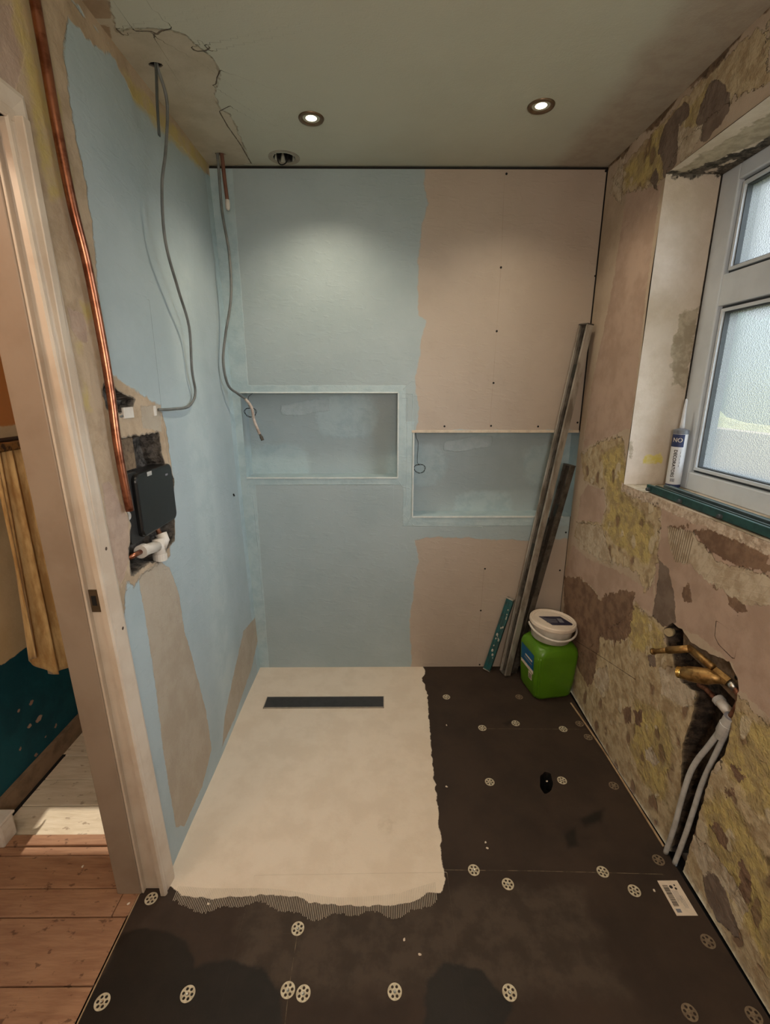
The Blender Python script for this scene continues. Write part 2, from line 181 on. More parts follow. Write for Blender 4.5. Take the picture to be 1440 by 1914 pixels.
def sheet(name, us, vs, f3, layers, mat, cut=(), holes=(), kind='structure', parent=None):
    """a wall surface: f3(U,V,depth)->xyz, named signed-distance layers, rectangular openings, real chased-out holes"""
    U, V = np.meshgrid(us, vs, indexing='ij'); Dp = np.zeros(U.shape); cell = .006
    hs = {}
    for hn, poly, depth in holes:
        s, cu, cv = sdf(U, V, poly, True); near = abs(s) < cell*.55
        U2 = np.where(near, cu, U); V2 = np.where(near, cv, V); U, V = U2, V2
        nz = np.array([mnoise.noise((u*25, v*25, 3.3)) for u, v in zip(U[s > 0], V[s > 0])]) if (s > 0).any() else 0
        dd = np.zeros(U.shape); dd[s > 0] = depth*(1+.22*nz); dd[near] = 0; Dp = np.maximum(Dp, dd)
    xyz = np.stack(f3(U, V, Dp), -1).reshape(-1, 3); nu, nv = U.shape
    i, j = np.meshgrid(np.arange(nu-1), np.arange(nv-1), indexing='ij')
    cu = (us[:-1]+us[1:])[i]/2; cv = (vs[:-1]+vs[1:])[j]/2; keep = np.ones(i.shape, bool)
    for a, b, c, d in cut: keep &= ~((cu > a) & (cu < b) & (cv > c) & (cv < d))
    i = i[keep]; j = j[keep]; q = np.stack([i*nv+j, (i+1)*nv+j, (i+1)*nv+j+1, i*nv+j+1], -1)
    me = bpy.data.meshes.new(name); me.from_pydata(xyz.tolist(), [], q.tolist())
    for an, fn in list(layers.items()):
        if isinstance(fn, list):
            layers.pop(an)
            for k, ln in enumerate(fn): layers['%s_%d' % (an, k)] = (lambda U, V, ln=ln: ssl(U, V, ln))
    for an, fn in layers.items():
        a = me.attributes.new(an, 'FLOAT', 'POINT'); a.data.foreach_set('value', np.asarray(fn(U, V), dtype=np.float32).ravel())
    me.materials.append(mat); me.validate(); me.update()
    o = bpy.data.objects.new(name, me); col.objects.link(o)
    if kind and not parent: o['kind'] = kind
    if parent: o.parent = parent
    return o

# ---------------------------------------------------------------- mesh helpers
def obj(name, bm, mat, parent=None, smooth=False, bevel=0):
    me = bpy.data.meshes.new(name)
    if isinstance(bm, bmesh.types.BMesh):
        bmesh.ops.recalc_face_normals(bm, faces=bm.faces); bm.to_mesh(me); bm.free()
    else: me = bm
    for m in (mat if isinstance(mat, (list, tuple)) else [mat]): me.materials.append(m)
    if smooth:
        for p in me.polygons: p.use_smooth = True
    o = bpy.data.objects.new(name, me); col.objects.link(o)
    if parent: o.parent = parent
    if bevel:
        b = o.modifiers.new('bevel', 'BEVEL'); b.width = bevel; b.segments = 2; b.limit_method = 'ANGLE'
    return o
def box(x0, x1, y0, y1, z0, z1, bm=None, M=None):
    bm = bm or bmesh.new(); vs = [bm.verts.new((x, y, z)) for x in (x0, x1) for y in (y0, y1) for z in (z0, z1)]
    if M is not None:
        for v in vs: v.co = M @ v.co
    for f in ((0, 1, 3, 2), (4, 6, 7, 5), (0, 4, 5, 1), (2, 3, 7, 6), (0, 2, 6, 4), (1, 5, 7, 3)): bm.faces.new([vs[k] for k in f])
    return bm
def smooth_path(pts, n=6):
    P_ = [Vector(p) for p in pts]; out = []
    for i in range(len(P_)-1):
        p0 = P_[max(i-1, 0)]; p1 = P_[i]; p2 = P_[i+1]; p3 = P_[min(i+2, len(P_)-1)]
        for k in range(n):
            t = k/n; out.append(.5*((2*p1)+(p2-p0)*t+(2*p0-5*p1+4*p2-p3)*t*t+(3*p1-p0-3*p2+p3)*t**3))
    out.append(P_[-1]); return out
def tube(pts, r, seg=12, bm=None, sm=True, n=6, flat=1.0, up=None, cap=True):
    bm = bm or bmesh.new(); P_ = smooth_path(pts, n) if sm else [Vector(p) for p in pts]
    rs = r if isinstance(r, (list, tuple)) else None; rings = []; N = None
    for i, p in enumerate(P_):
        d = (P_[min(i+1, len(P_)-1)]-P_[max(i-1, 0)]).normalized()
        if N is None:
            a = Vector(up) if up else (Vector((0, 0, 1)) if abs(d.z) < .9 else Vector((1, 0, 0))); N = (a-d*a.dot(d)).normalized()
        else: N = (N-d*N.dot(d)).normalized()
        Bn = d.cross(N); rr = r if rs is None else rs[min(int(i*len(rs)/len(P_)), len(rs)-1)] if sm else rs[i]
        rings.append([bm.verts.new(p+N*math.cos(2*PI*k/seg)*rr*flat+Bn*math.sin(2*PI*k/seg)*rr) for k in range(seg)])
    for a, b in zip(rings, rings[1:]):
        for k in range(seg): bm.faces.new((a[k], a[(k+1) % seg], b[(k+1) % seg], b[k]))
    if cap: bm.faces.new(rings[0][::-1]); bm.faces.new(rings[-1])
    return bm
def lathe(prof, seg=32, M=None, bm=None, cap=True):
    """prof = [(r,z),...]"""
    bm = bm or bmesh.new(); M = M or Matrix(); rings = []
    for r, z in prof: rings.append([bm.verts.new(M @ Vector((r*math.cos(2*PI*k/seg), r*math.sin(2*PI*k/seg), z))) for k in range(seg)])
    for a, b in zip(rings, rings[1:]):
        for k in range(seg): bm.faces.new((a[k], a[(k+1) % seg], b[(k+1) % seg], b[k]))
    if cap: bm.faces.new(rings[0][::-1]); bm.faces.new(rings[-1])
    return bm
def frame_to(p, d, up=(0, 0, 1)):
    """matrix whose z runs along d from p"""
    z = Vector(d).normalized(); u = Vector(up); x = (u-z*u.dot(z))
    if x.length < 1e-4: x = Vector((1, 0, 0))-z*z.x
    x.normalize(); y = z.cross(x); m = Matrix((x, y, z)).transposed().to_4x4(); m.translation = Vector(p); return m
def prism(poly, z0, z1, M=None, bm=None):
    bm = bm or bmesh.new(); M = M or Matrix(); a = [bm.verts.new(M @ Vector((x, y, z0))) for x, y in poly]; b = [bm.verts.new(M @ Vector((x, y, z1))) for x, y in poly]
    n = len(poly); bm.faces.new(a[::-1]); bm.faces.new(b)
    for k in range(n): bm.faces.new((a[k], a[(k+1) % n], b[(k+1) % n], b[k]))
    return bm
def tag(o, label, cat, group=None, kind=None):
    o['label'] = label; o['category'] = cat
    if group: o['group'] = group
    if kind: o['kind'] = kind
    return o
def empty(name, loc, label, cat, group=None):
    o = bpy.data.objects.new(name, None); col.objects.link(o); o.location = loc; o.empty_display_size = .02
    bpy.context.view_layer.update(); return tag(o, label, cat, group)
def kid(name, bm, mat, par, **k):
    """bm in world coordinates; parent is an unrotated Empty"""
    o = obj(name, bm, mat, **k)
    me = o.data; me.transform(Matrix.Translation(-root_loc(par))); o.parent = par; return o
def root_loc(p):
    v = Vector((0, 0, 0))
    while p: v = v+p.location; p = p.parent
    return v
def text_mesh(s, size, M, extrude=.0002, bold=0.0, align='LEFT'):
    cu = bpy.data.curves.new('t', 'FONT'); cu.body = s; cu.size = size; cu.extrude = extrude; cu.offset = bold; cu.align_x = align
    o = bpy.data.objects.new('t', cu); col.objects.link(o); bpy.context.view_layer.update()
    me = bpy.data.meshes.new_from_object(o.evaluated_get(bpy.context.evaluated_depsgraph_get())); bpy.data.objects.remove(o)
    me.transform(M); me.materials.clear(); return me

# ---------------------------------------------------------------- materials
WHITE_U = plain('white_upvc', lin(206, 214, 222), .35, c2=lin(198, 206, 214), ns=8)
GASKET = plain('grey_gasket', lin(62, 68, 72), .6)
PAINTW = plain('old_white_gloss', lin(205, 192, 176), .38, c2=lin(192, 176, 158), ns=6, bump=.0006, bs=40)
COPPER = plain('copper_metal', lin(172, 114, 88), .3, 1.0, c2=lin(128, 78, 58), ns=30)
COPPER_D = plain('aged_copper', lin(146, 100, 78), .5, .8, c2=lin(100, 66, 50), ns=60)
BRASS = plain('brass_metal', lin(166, 132, 82), .45, .8, c2=lin(120, 90, 52), ns=50)
STEEL = plain('steel_metal', lin(190, 188, 182), .3, 1.0, c2=lin(150, 148, 142), ns=50)
ALU = plain('worn_aluminium', lin(172, 166, 156), .5, .35, c2=lin(120, 112, 100), ns=18, bump=.0006, bs=120, stretch=(1, 1, .3))
ALU_D = plain('dirty_aluminium', lin(96, 90, 82), .6, .4, c2=lin(62, 56, 50), ns=22, bump=.0008, bs=120)
CABLE = plain('grey_cable', lin(112, 114, 112), .5, c2=lin(92, 95, 94), ns=20)
CABLE_W = plain('white_cable', lin(196, 182, 172), .5, c2=lin(160, 144, 132), ns=40)
BLACKP = plain('black_plastic', lin(16, 17, 18), .3, c2=lin(22, 23, 24), ns=20)
BLACKM = plain('black_matt', lin(14, 13, 13), .8)
CHAR = plain('charcoal_cover', lin(52, 52, 54), .5, c2=lin(44, 44, 46))
WPLAS = plain('white_plastic', lin(214, 208, 200), .4, c2=lin(200, 192, 182), ns=20)
WPLAS2 = plain('grey_white_plastic', lin(186, 184, 180), .42, c2=lin(168, 165, 160), ns=30)
GREEN = plain('lime_plastic', lin(84, 130, 22), .33, c2=lin(78, 122, 20), ns=10)
TEALM = plain('teal_metal', lin(42, 82, 80), .4, .3, c2=lin(32, 64, 64), ns=30)
TEALL = plain('turquoise_paint', lin(28, 84, 86), .45, c2=lin(44, 66, 64), ns=40)
DUST = plain('plaster_smear', lin(190, 186, 176), .9, bump=.001)
WOOD = plain('grey_timber', lin(128, 108, 86), .75, c2=lin(98, 80, 60), ns=9, stretch=(1, 8, 8), bump=.0008, bs=40)
WOODL = plain('pale_lath', lin(168, 142, 110), .75, c2=lin(138, 112, 82), ns=20)
PAPER = plain('label_paper', lin(216, 200, 182), .7, c2=lin(206, 190, 170), ns=30)
INK = plain('print_ink', lin(44, 36, 34), .7)
INKB = plain('navy_print', lin(30, 44, 84), .5, c2=lin(34, 48, 90))
BLUEL = plain('blue_label', lin(18, 96, 140), .5, c2=lin(14, 84, 126))
NAVY = plain('dark_label', lin(40, 40, 62), .5, c2=lin(86, 84, 96), ns=16, lo=.45, hi=.6)
GREYP = plain('grey_print', lin(120, 120, 128), .6)
CRUMB = plain('plaster_crumb', lin(214, 200, 182), .9)
LENSG = NT('lamp_lens'); LENSG.n.remove(LENSG.b)
_e = LENSG.n.new('ShaderNodeEmission'); _e.inputs[0].default_value = (1, .84, .58, 1); _e.inputs[1].default_value = 9; LENSG.l.new(_e.outputs[0], LENSG.out.inputs[0]); LENSG = LENSG.m

# ---------------------------------------------------------------- floor (tile backer boards with a white tanked patch)
XL, XR, YB, HC = -.664, .938, 2.21, 2.35
def xl(z): return -.664-.019*z
def mesh_edge(t, c, h):
    return c, h
floor_m = layered('tile_backer', (lin(57, 44, 35), lin(45, 34, 27), 5),
  [dict(a='scuff', c1=lin(78, 67, 57), c2=lin(58, 49, 40), ns=14, amp=.06, ef=12, w=.03, op=.6),
   dict(a='wet', c1=lin(30, 23, 18), c2=lin(23, 17, 13), ns=8, amp=.02, ef=14, w=.006, rough=.5),
   dict(a='spot', c1=lin(30, 22, 16), c2=lin(26, 20, 14), amp=.01, w=.01),
   dict(a='seam', lines=(3, .0009), c1=lin(110, 96, 78), c2=lin(60, 50, 40), ns=30, amp=.0006, w=.0005),
   dict(a='meshe', c1=lin(180, 168, 150), c2=lin(150, 138, 120), amp=.012, ef=30, w=.002),
   dict(a='white', c1=lin(220, 206, 188), c2=lin(213, 198, 179), ns=7, amp=.008, ef=40, w=.0015, h=.0012, rough=.62, rg=(60, .0006)),
   dict(a='wseam', c1=lin(196, 182, 162), c2=lin(205, 190, 172), lines=(1, .0010), amp=.0006, w=.0006, h=-.0005, op=.6),
   dict(a='rough_tile', c1=lin(214, 200, 180), c2=lin(188, 172, 150), ns=50, amp=.03, w=.008, op=.35),
   dict(a='hole', c1=lin(8, 7, 6), c2=lin(6, 5, 5), amp=.0, w=.001)],
  rough=.72, fine=(420, .0004), coarse=(14, .0006), spec=.35)
WP = jag(D['F']['white'][0], .02, .004)
def weave(U, V):
    s = sdf(U, V, WP)
    band = np.minimum(s+.026, .002-s)
    band = np.where((V < 1.09) & (U > -.66), band, -1)
    return band
us = axis([(-.735, -.665, .01), (-.665, .93, .006)]); vs = axis([(-.9, .66, .06), (.66, 2.21, .006)])
hp = jag(D['F']['hole'][0], .01, .002)
floor = sheet('floor', us, vs, lambda u, v, d: (u, v, -d),
  dict(wet=lambda U, V: union(U, V, D['F']['wet']), spot=lambda U, V: union(U, V, D['F']['spot']),
       scuff=lambda U, V: np.minimum(.12-np.abs(V-.93), .5-np.abs(U-.1)),
       seam=D['F']['seam'],
       white=lambda U, V: sdf(U, V, WP), meshe=lambda U, V: np.full(U.shape, -1.0),
       wseam=[[(-.40, 1.10), (.2, 1.105)]], rough_tile=lambda U, V: .03-np.hypot(U-.01, V-1.27),
       hole=lambda U, V: sdf(U, V, hp)), floor_m, holes=[('hole', hp, .07)])
# loose fibreglass mesh showing past the white coat: fine warp and weft threads, one woven fringe
MESHM = plain('fibreglass_mesh', lin(196, 184, 166), .8)
bm = bmesh.new(); y_at = lambda x: 1.042+.006*math.sin(x*14)+(-.034 if x > -.15 else -.034*(max(0, (x+.6))/.45) if x > -.6 else 0)*(1 if x < .05 else max(0, 1-(x-.05)/.12))
x = -.62
while x < .165:
    yb = y_at(x); dn = (.026+.010*math.sin(x*21)+.006*math.sin(x*57)) * (1 if x > -.6 else .5)
    box(x-.0007, x+.0007, yb-dn+.006*random.random(), yb+.03, .0006, .0012, bm)
    x += .0052
tag(obj('mesh_fringe', bm, MESHM), 'pale woven reinforcing mesh fringe along the front edge of the white shower floor', 'mesh', kind='stuff')
# gap and lath by the right wall
obj('floor_edge', box(.93, 1.0, -.9, 2.3, -.09, -.045), BLACKM, floor)
lath = tube([(.906, 1.90, .004), (.922, 1.62, .005), (.925, 1.40, .005), (.928, 1.18, .004)], .004, 6, flat=.7)
tag(obj('timber_lath', lath, WOODL), 'thin pale wooden lath lying on the floor along the right wall', 'lath')

# ---------------------------------------------------------------- right wall
Rd = D['R']
PK = lin(176, 146, 124); 
wallr_m = layered('stripped_plaster', (lin(188, 170, 150), lin(172, 153, 132), 6),
  [dict(a='pink', c1=lin(182, 158, 141), c2=lin(168, 144, 127), ns=7, amp=.02, w=.002, rg=(90, .0005)),
   dict(a='adh', c1=lin(190, 172, 140), c2=lin(162, 141, 110), ns=26, amp=.035, w=.0015, h=.0018, rg=(38, .007), blot=(lin(134, 110, 88), 17, .30)),
   dict(a='yel', c1=lin(190, 170, 112), c2=lin(166, 147, 106), ns=22, amp=.05, ef=22, w=.012, rg=(38, .005), blot=(lin(134, 112, 84), 15, .27), lo=.42, hi=.6),
   dict(a='adh', c1=lin(204, 190, 164), c2=lin(190, 172, 142), ns=30, amp=.03, w=.004, blot=(lin(202, 188, 162), 11.5, .30), gs=13, bst=(1, 1.2, .7), only=1, op=.75),
   dict(a='brown', c1=lin(134, 108, 88), c2=lin(110, 86, 70), ns=20, amp=.03, w=.0015, h=-.0025, rg=(60, .003)),
   dict(a='grey', c1=lin(126, 110, 98), c2=lin(110, 94, 82), ns=14, amp=.014, w=.0015, h=-.002),
   dict(a='pale', c1=lin(196, 182, 160), c2=lin(170, 152, 128), ns=24, amp=.022, w=.002, h=.0015, rg=(70, .002)),
   dict(a='comb', c1=lin(128, 112, 92), c2=lin(116, 100, 82), amp=.004, w=.001, stripe=((1, .08), .0105, .1), h=-.002, op=.8),
   dict(a='tilemark', c1=lin(172, 156, 134), c2=lin(176, 158, 136), amp=.01, w=.002, stripe=((1, .45), .030, .86), h=.0012, op=.7),
   dict(a='tilemark', c1=lin(206, 192, 172), c2=lin(196, 182, 160), amp=.01, w=.002, stripe=((.25, 1), .022, .88), h=.0012, op=.7),
   dict(a='ceiledge', c1=lin(92, 74, 58), c2=lin(128, 106, 84), ns=30, amp=.022, w=.004),
   dict(a='rawedge', c1=lin(206, 190, 172), c2=lin(170, 150, 130), ns=50, amp=.016, w=.002, h=.001, rg=(60, .003)),
   dict(a='crack', c1=lin(50, 36, 28), c2=lin(70, 52, 40), lines=(2, .0009), amp=.0012, w=.0005, h=-.003),
   dict(a='chase', c1=lin(70, 58, 48), c2=lin(36, 29, 24), ns=35, amp=.0, w=.001, rg=(40, .004))],
  rough=.85, fine=(260, .0008), coarse=(16, .0030))
WY0, WY1, WZ0, WZ1 = .62, 1.752, 1.104, 2.145
us = axis([(-.9, .62, .08), (.62, 2.205, .006)], (WY0, WY1)); vs = axis([(0, 2.35, .006)], (WZ0, WZ1))
ch = jag(Rd['chase'][0], .012, .003)
def wr3(u, v, d):
    w = .0025*np.sin(u*7+v*3)+.0018*np.sin(v*11-u*5)
    return (XR+w*np.clip((2.2-u)*10, 0, 1)+d, u, v)
UN = lambda k: (lambda U, V: union(U, V, Rd[k]))
wall_right = sheet('wall_right', us, vs, wr3,
  dict(pink=UN('pink'), adh=UN('adh'), yel=UN('yel'), brown=UN('brown'), grey=UN('grey'), pale=UN('pale'),
       ceiledge=lambda U, V: V-2.338-.015*np.sin(U*23)*(U < 2.1), rawedge=lambda U, V: np.where((U < WY1+.02), .016-np.abs(V-(WZ0-.013)), -1),
       crack=[Rd['crack1'], Rd['crack2']], comb=lambda U, V: sdf(U, V, Rd['comb']), tilemark=lambda U, V: sdf(U, V, Rd['tilemark']), chase=lambda U, V: sdf(U, V, ch)),
  wallr_m, cut=[(WY0, WY1, WZ0, WZ1)], holes=[('chase', ch, .055)])
# window reveal: far side, soffit, sill board
rev_m = layered('reveal_plaster', (lin(214, 202, 188), lin(198, 184, 166), 7),
  [dict(a='stain', c1=lin(160, 148, 128), c2=lin(184, 172, 152), ns=30, amp=.04, ef=20, w=.004),
   dict(a='yel', c1=lin(208, 192, 104), c2=lin(212, 200, 150), amp=.02, w=.003),
   dict(a='mould', c1=lin(50, 46, 42), c2=lin(110, 102, 92), ns=45, amp=.05, ef=22, w=.004),
   dict(a='gap', c1=lin(40, 36, 34), c2=lin(60, 52, 46), amp=.001, w=.001)], rough=.8, fine=(200, .0008), coarse=(18, .003))
XF = 1.125
us = axis([(XR, XF+.01, .008)]); vs = axis([(WZ0, WZ1, .012)])
sheet('reveal_side', us, vs, lambda u, v, d: (u, WY1+0*u, v),
  dict(stain=lambda U, V: np.maximum(sdf(U, V, [(1.06, 1.72), (1.12, 1.74), (1.12, 1.45), (1.07, 1.48), (1.04, 1.6)]), .012-np.hypot(U-.95, (V-1.23)*.5)),
       yel=lambda U, V: sdf(U, V, [(1.0, 1.215), (1.07, 1.225), (1.07, 1.19), (1.0, 1.185)]),
       mould=lambda U, V: V-2.135, gap=lambda U, V: U-1.121), rev_m, parent=wall_right)
us = axis([(XR, XF+.01, .008)]); vs = axis([(WY0, WY1, .012)])
sheet('reveal_soffit', us, vs, lambda u, v, d: (u, v, WZ1+0*u),
  dict(stain=lambda U, V: sdf(U, V, [(.95, 1.75), (1.0, 1.75), (1.1, 1.5), (1.1, 1.2), (1.0, 1.4)]), yel=lambda U, V: 0*U-1,
       mould=lambda U, V: np.maximum(.022-np.abs(V-1.75), np.maximum(.030-np.abs(U-1.12), sdf(U, V, [(1.0, 1.74), (1.06, 1.74), (1.12, 1.6), (1.12, 1.45), (1.06, 1.6)]))), gap=lambda U, V: 0*U-1), rev_m, parent=wall_right)
sheet('reveal_sill', us, vs, lambda u, v, d: (u, v, WZ0+0*u),
  dict(stain=lambda U, V: .03*np.sin(V*12)-.01, yel=lambda U, V: 0*U-1, mould=lambda U, V: 0*U-1, gap=lambda U, V: 0*U-1), rev_m, parent=wall_right)
# outer leaf so the wall has thickness
bm = box(1.0, 1.16, -.9, 2.6, -.1, WZ0-.001); box(1.0, 1.16, -.9, 2.6, WZ1+.001, 2.45, bm); box(1.0, 1.16, WY1+.001, 2.6, WZ0-.001, WZ1+.001, bm); box(1.0, 1.16, -.9, WY0, WZ0-.001, WZ1+.001, bm)
obj('wall_core', bm, plain('brick_core', lin(120, 100, 84), .9), wall_right)

# ---------------------------------------------------------------- back wall with two niches
Bd = D['B']; N1 = (-.655, .077, 1.044, 1.441); N2 = (.152, .938, .847, 1.263)
BLUE1, BLUE2 = lin(164, 178, 182), lin(155, 170, 174)
def brush(t, c, h):
    n = t.noise(55, 3, .5, stretch=(.35, .35, 1), dist=.6); return c, t.math('ADD', h, t.math('MULTIPLY', t.ss(n, .52, .68), .35))
blue_layers = [dict(a='tape', c1=lin(172, 190, 194), c2=lin(160, 180, 186), ns=14, amp=.004, w=.003, h=.0006, rg=(60, .0008)),
   dict(a='ridge', lines=(7, .0012), c1=lin(188, 202, 204), c2=lin(172, 190, 194), amp=.002, w=.0010, h=.0015, op=.8),
   dict(a='combed', c1=lin(176, 190, 194), c2=lin(168, 184, 188), amp=.01, w=.004, h=.0008, rg=(130, .002))]
wallb_m = layered('tanked_board', (BLUE1, BLUE2, 3.0), blue_layers+
  [dict(a='beige', c1=lin(178, 164, 150), c2=lin(172, 158, 144), ns=2.5, amp=.02, ef=16, w=.004, h=-.0004),
   dict(a='jseam', lines=(2, .0007), c1=lin(140, 122, 104), c2=lin(170, 150, 130), ns=6, amp=.0005, w=.0005, op=.6),
   dict(a='gap', c1=lin(24, 20, 18), c2=lin(20, 17, 15), amp=.0, w=.0005)],
  rough=.42, fine=(300, .00025), coarse=(9, .0012), extra=brush, spec=.5)
def frame_sd(U, V, r, w):
    d = np.maximum(np.maximum(r[0]-U, U-r[1]), np.maximum(r[2]-V, V-r[3])); return np.minimum(d, w-d)
def btape(U, V):
    a = np.maximum(frame_sd(U, V, N1, .035), frame_sd(U, V, N2, .048)); a = np.maximum(a, .05-np.abs(U+.665))
    b = union(U, V, Bd['beige']); return np.where(b > -.01, -1, a)
BRIDGE = [[(.095, 1.44), (.145, 1.44), (.145, .85), (.12, .80)], [(.10, 1.46), (.14, 1.50)], [(.08, 1.03), (.10, 1.0), (.14, .99)], [(-.65, 1.012), (.06, 1.012)], [(.11, .86), (.16, .80), (.5, .795)], [(.12, 1.42), (.12, .9)], [(-.63, .95), (-.62, .4)]]
us = axis([(-.72, .9375, .006)], (N1[0], N1[1], N2[0])); vs = axis([(0, 2.345, .006)], (N1[2], N1[3], N2[2], N2[3]))
wall_back = sheet('wall_back', us, vs, lambda u, v, d: (u, YB+0*u, v),
  dict(beige=lambda U, V: union(U, V, Bd['beige']), tape=btape, combed=lambda U, V: np.full(U.shape, -1.0), ridge=BRIDGE, jseam=Bd['seam'],
       gap=lambda U, V: np.maximum(V-2.338, np.where(V > 1.27, U-(.9365-.0025), U-.9375))), wallb_m, cut=[N1, (N2[0], 1.2, N2[2], N2[3])])
def niche(r, right_open, dep=.115):
    x0, x1, z0, z1 = r; lay = dict(tape=lambda U, V: .02*np.sin(U*9)*np.sin(V*13)-.004, ridge=[[(9, 9), (9.1, 9)]]*7, beige=lambda U, V: np.full(U.shape, -1.0), jseam=[[(9, 9), (9.1, 9)]]*2, combed=lambda U, V: np.full(U.shape, -1.0), gap=lambda U, V: np.full(U.shape, -1.0))
    zs = axis([(z0, z1, .01)]); xs = axis([(x0, x1+(.01 if right_open else 0), .01)]); ys = axis([(YB, YB+dep, .01)])
    sheet('niche_back', xs, zs, lambda u, v, d: (u, YB+dep+0*u, v), dict(lay, combed=lambda U, V: sdf(U, V, [(x0+.16, z1-.10), (x0+.16, z1-.06), (x0+.33, z1-.03), (x0+.40, z1-.03), (x0+.40, z1-.08), (x0+.24, z1-.11)])), wallb_m, parent=wall_back)
    sheet('niche_ledge', xs, ys, lambda u, v, d: (u, v, z0+0*u), dict(lay, tape=lambda U, V: 0*U+.01), wallb_m, parent=wall_back)
    sheet('niche_top', xs, ys, lambda u, v, d: (u, v, z1+0*u), dict(lay), wallb_m, parent=wall_back)
    sheet('niche_side', ys, zs, lambda u, v, d: (x0+0*u, u, v), dict(lay), wallb_m, parent=wall_back)
    sheet('niche_side', ys, zs, lambda u, v, d: (x1+(.01 if right_open else 0)+0*u, u, v), dict(lay), wallb_m, parent=wall_back)
niche(N1, False); niche(N2, True)
TRIMW = plain('white_edge_bead', lin(206, 212, 210), .45, c2=lin(192, 202, 202))
obj('edge_bead', box(N1[0], N1[1], YB-.003, YB+.004, N1[2]-.004, N1[2]+.003), TRIMW, wall_back, bevel=.001)
obj('edge_bead', box(N1[1]-.003, N1[1]+.004, YB-.003, YB+.004, N1[2], N1[3]), TRIMW, wall_back, bevel=.001)
obj('edge_bead', box(N1[0], N1[1], YB-.003, YB+.004, N1[3], N1[3]+.006), TRIMW, wall_back, bevel=.001)
obj('edge_bead', box(N2[0], .9, YB-.003, YB+.004, N2[2]-.005, N2[2]+.003), TRIMW, wall_back, bevel=.001)
obj('edge_bead', box(N2[0]-.004, N2[0]+.003, YB-.003, YB+.004, N2[2], N2[3]), TRIMW, wall_back, bevel=.001)
obj('edge_bead', box(N2[0]-.01, .935, YB-.004, YB+.004, N2[3]-.003, N2[3]+.009), plain('paper_edge', lin(206, 192, 172), .7), wall_back, bevel=.001)
obj('wall_core', box(-.9, 1.3, YB+.13, YB+.2, -.1, 2.5), plain('dark_core', lin(40, 34, 30), .9), wall_back)

# ---------------------------------------------------------------- left wall with the door opening
Ld = D['L']; DY1, DZ1 = 1.065, 1.955
walll_m = layered('tanked_left_board', (lin(168, 182, 187), lin(158, 173, 178), 3.0),
  [dict(a='tape', c1=lin(172, 192, 198), c2=lin(162, 182, 188), ns=14, amp=.004, w=.003, h=.0006, rg=(60, .0008)),
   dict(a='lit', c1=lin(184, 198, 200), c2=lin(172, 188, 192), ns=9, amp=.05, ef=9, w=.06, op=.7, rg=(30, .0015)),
   dict(a='old', c1=lin(184, 164, 140), c2=lin(166, 146, 122), ns=10, amp=.02, ef=24, w=.004, h=.001, rg=(40, .003)),
   dict(a='pinky', c1=lin(178, 156, 140), c2=lin(168, 146, 130), amp=.012, w=.003, h=-.001),
   dict(a='yel', c1=lin(186, 168, 98), c2=lin(182, 164, 124), ns=14, amp=.03, ef=16, w=.012, op=.75),
   dict(a='grey', c1=lin(174, 163, 147), c2=lin(166, 153, 136), ns=8, amp=.010, w=.002, h=-.0012, rg=(45, .0012)),
      dict(a='line', c1=lin(108, 112, 110), c2=lin(120, 126, 124), lines=(1, .0007), amp=.0008, w=.0005, h=-.001, op=.8),
   dict(a='rim', c1=lin(84, 74, 66), c2=lin(150, 138, 122), ns=50, amp=.006, w=.002),
   dict(a='hole', c1=lin(96, 90, 84), c2=lin(40, 35, 31), ns=40, amp=.0, w=.001, rg=(40, .004))],
  rough=.6, fine=(260, .0004), coarse=(8, .0022), extra=brush, spec=.35)
us = axis([(-.9, .95, .05), (.95, 2.235, .006)], (DY1,)); vs = axis([(0, 2.35, .006)], (DZ1,))
h1 = jag(Ld['hole'][0], .012, .003); h2 = jag(Ld['hole'][1], .01, .003)
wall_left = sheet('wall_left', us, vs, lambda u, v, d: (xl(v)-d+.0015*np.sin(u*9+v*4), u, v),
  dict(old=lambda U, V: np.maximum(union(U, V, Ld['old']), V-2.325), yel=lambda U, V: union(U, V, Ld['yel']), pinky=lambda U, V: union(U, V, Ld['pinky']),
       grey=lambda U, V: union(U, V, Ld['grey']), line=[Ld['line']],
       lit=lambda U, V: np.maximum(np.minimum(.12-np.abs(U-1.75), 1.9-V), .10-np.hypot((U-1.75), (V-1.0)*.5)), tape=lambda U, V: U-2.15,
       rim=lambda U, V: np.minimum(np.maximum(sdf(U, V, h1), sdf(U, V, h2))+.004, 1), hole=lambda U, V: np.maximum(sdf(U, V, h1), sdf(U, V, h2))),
  walll_m, cut=[(-2, DY1, -1, DZ1)], holes=[('a', h1, .055), ('b', h2, .03)])
HALLW = plain('landing_plaster', lin(196, 176, 144), .8, c2=lin(188, 166, 132), ns=4)
bm = box(-.80, -.76, DY1+.012, 2.6, -.05, 2.45); box(-.80, -.76, -.9, DY1+.012, DZ1+.03, 2.45, bm)
obj('wall_core', bm, HALLW, wall_left)

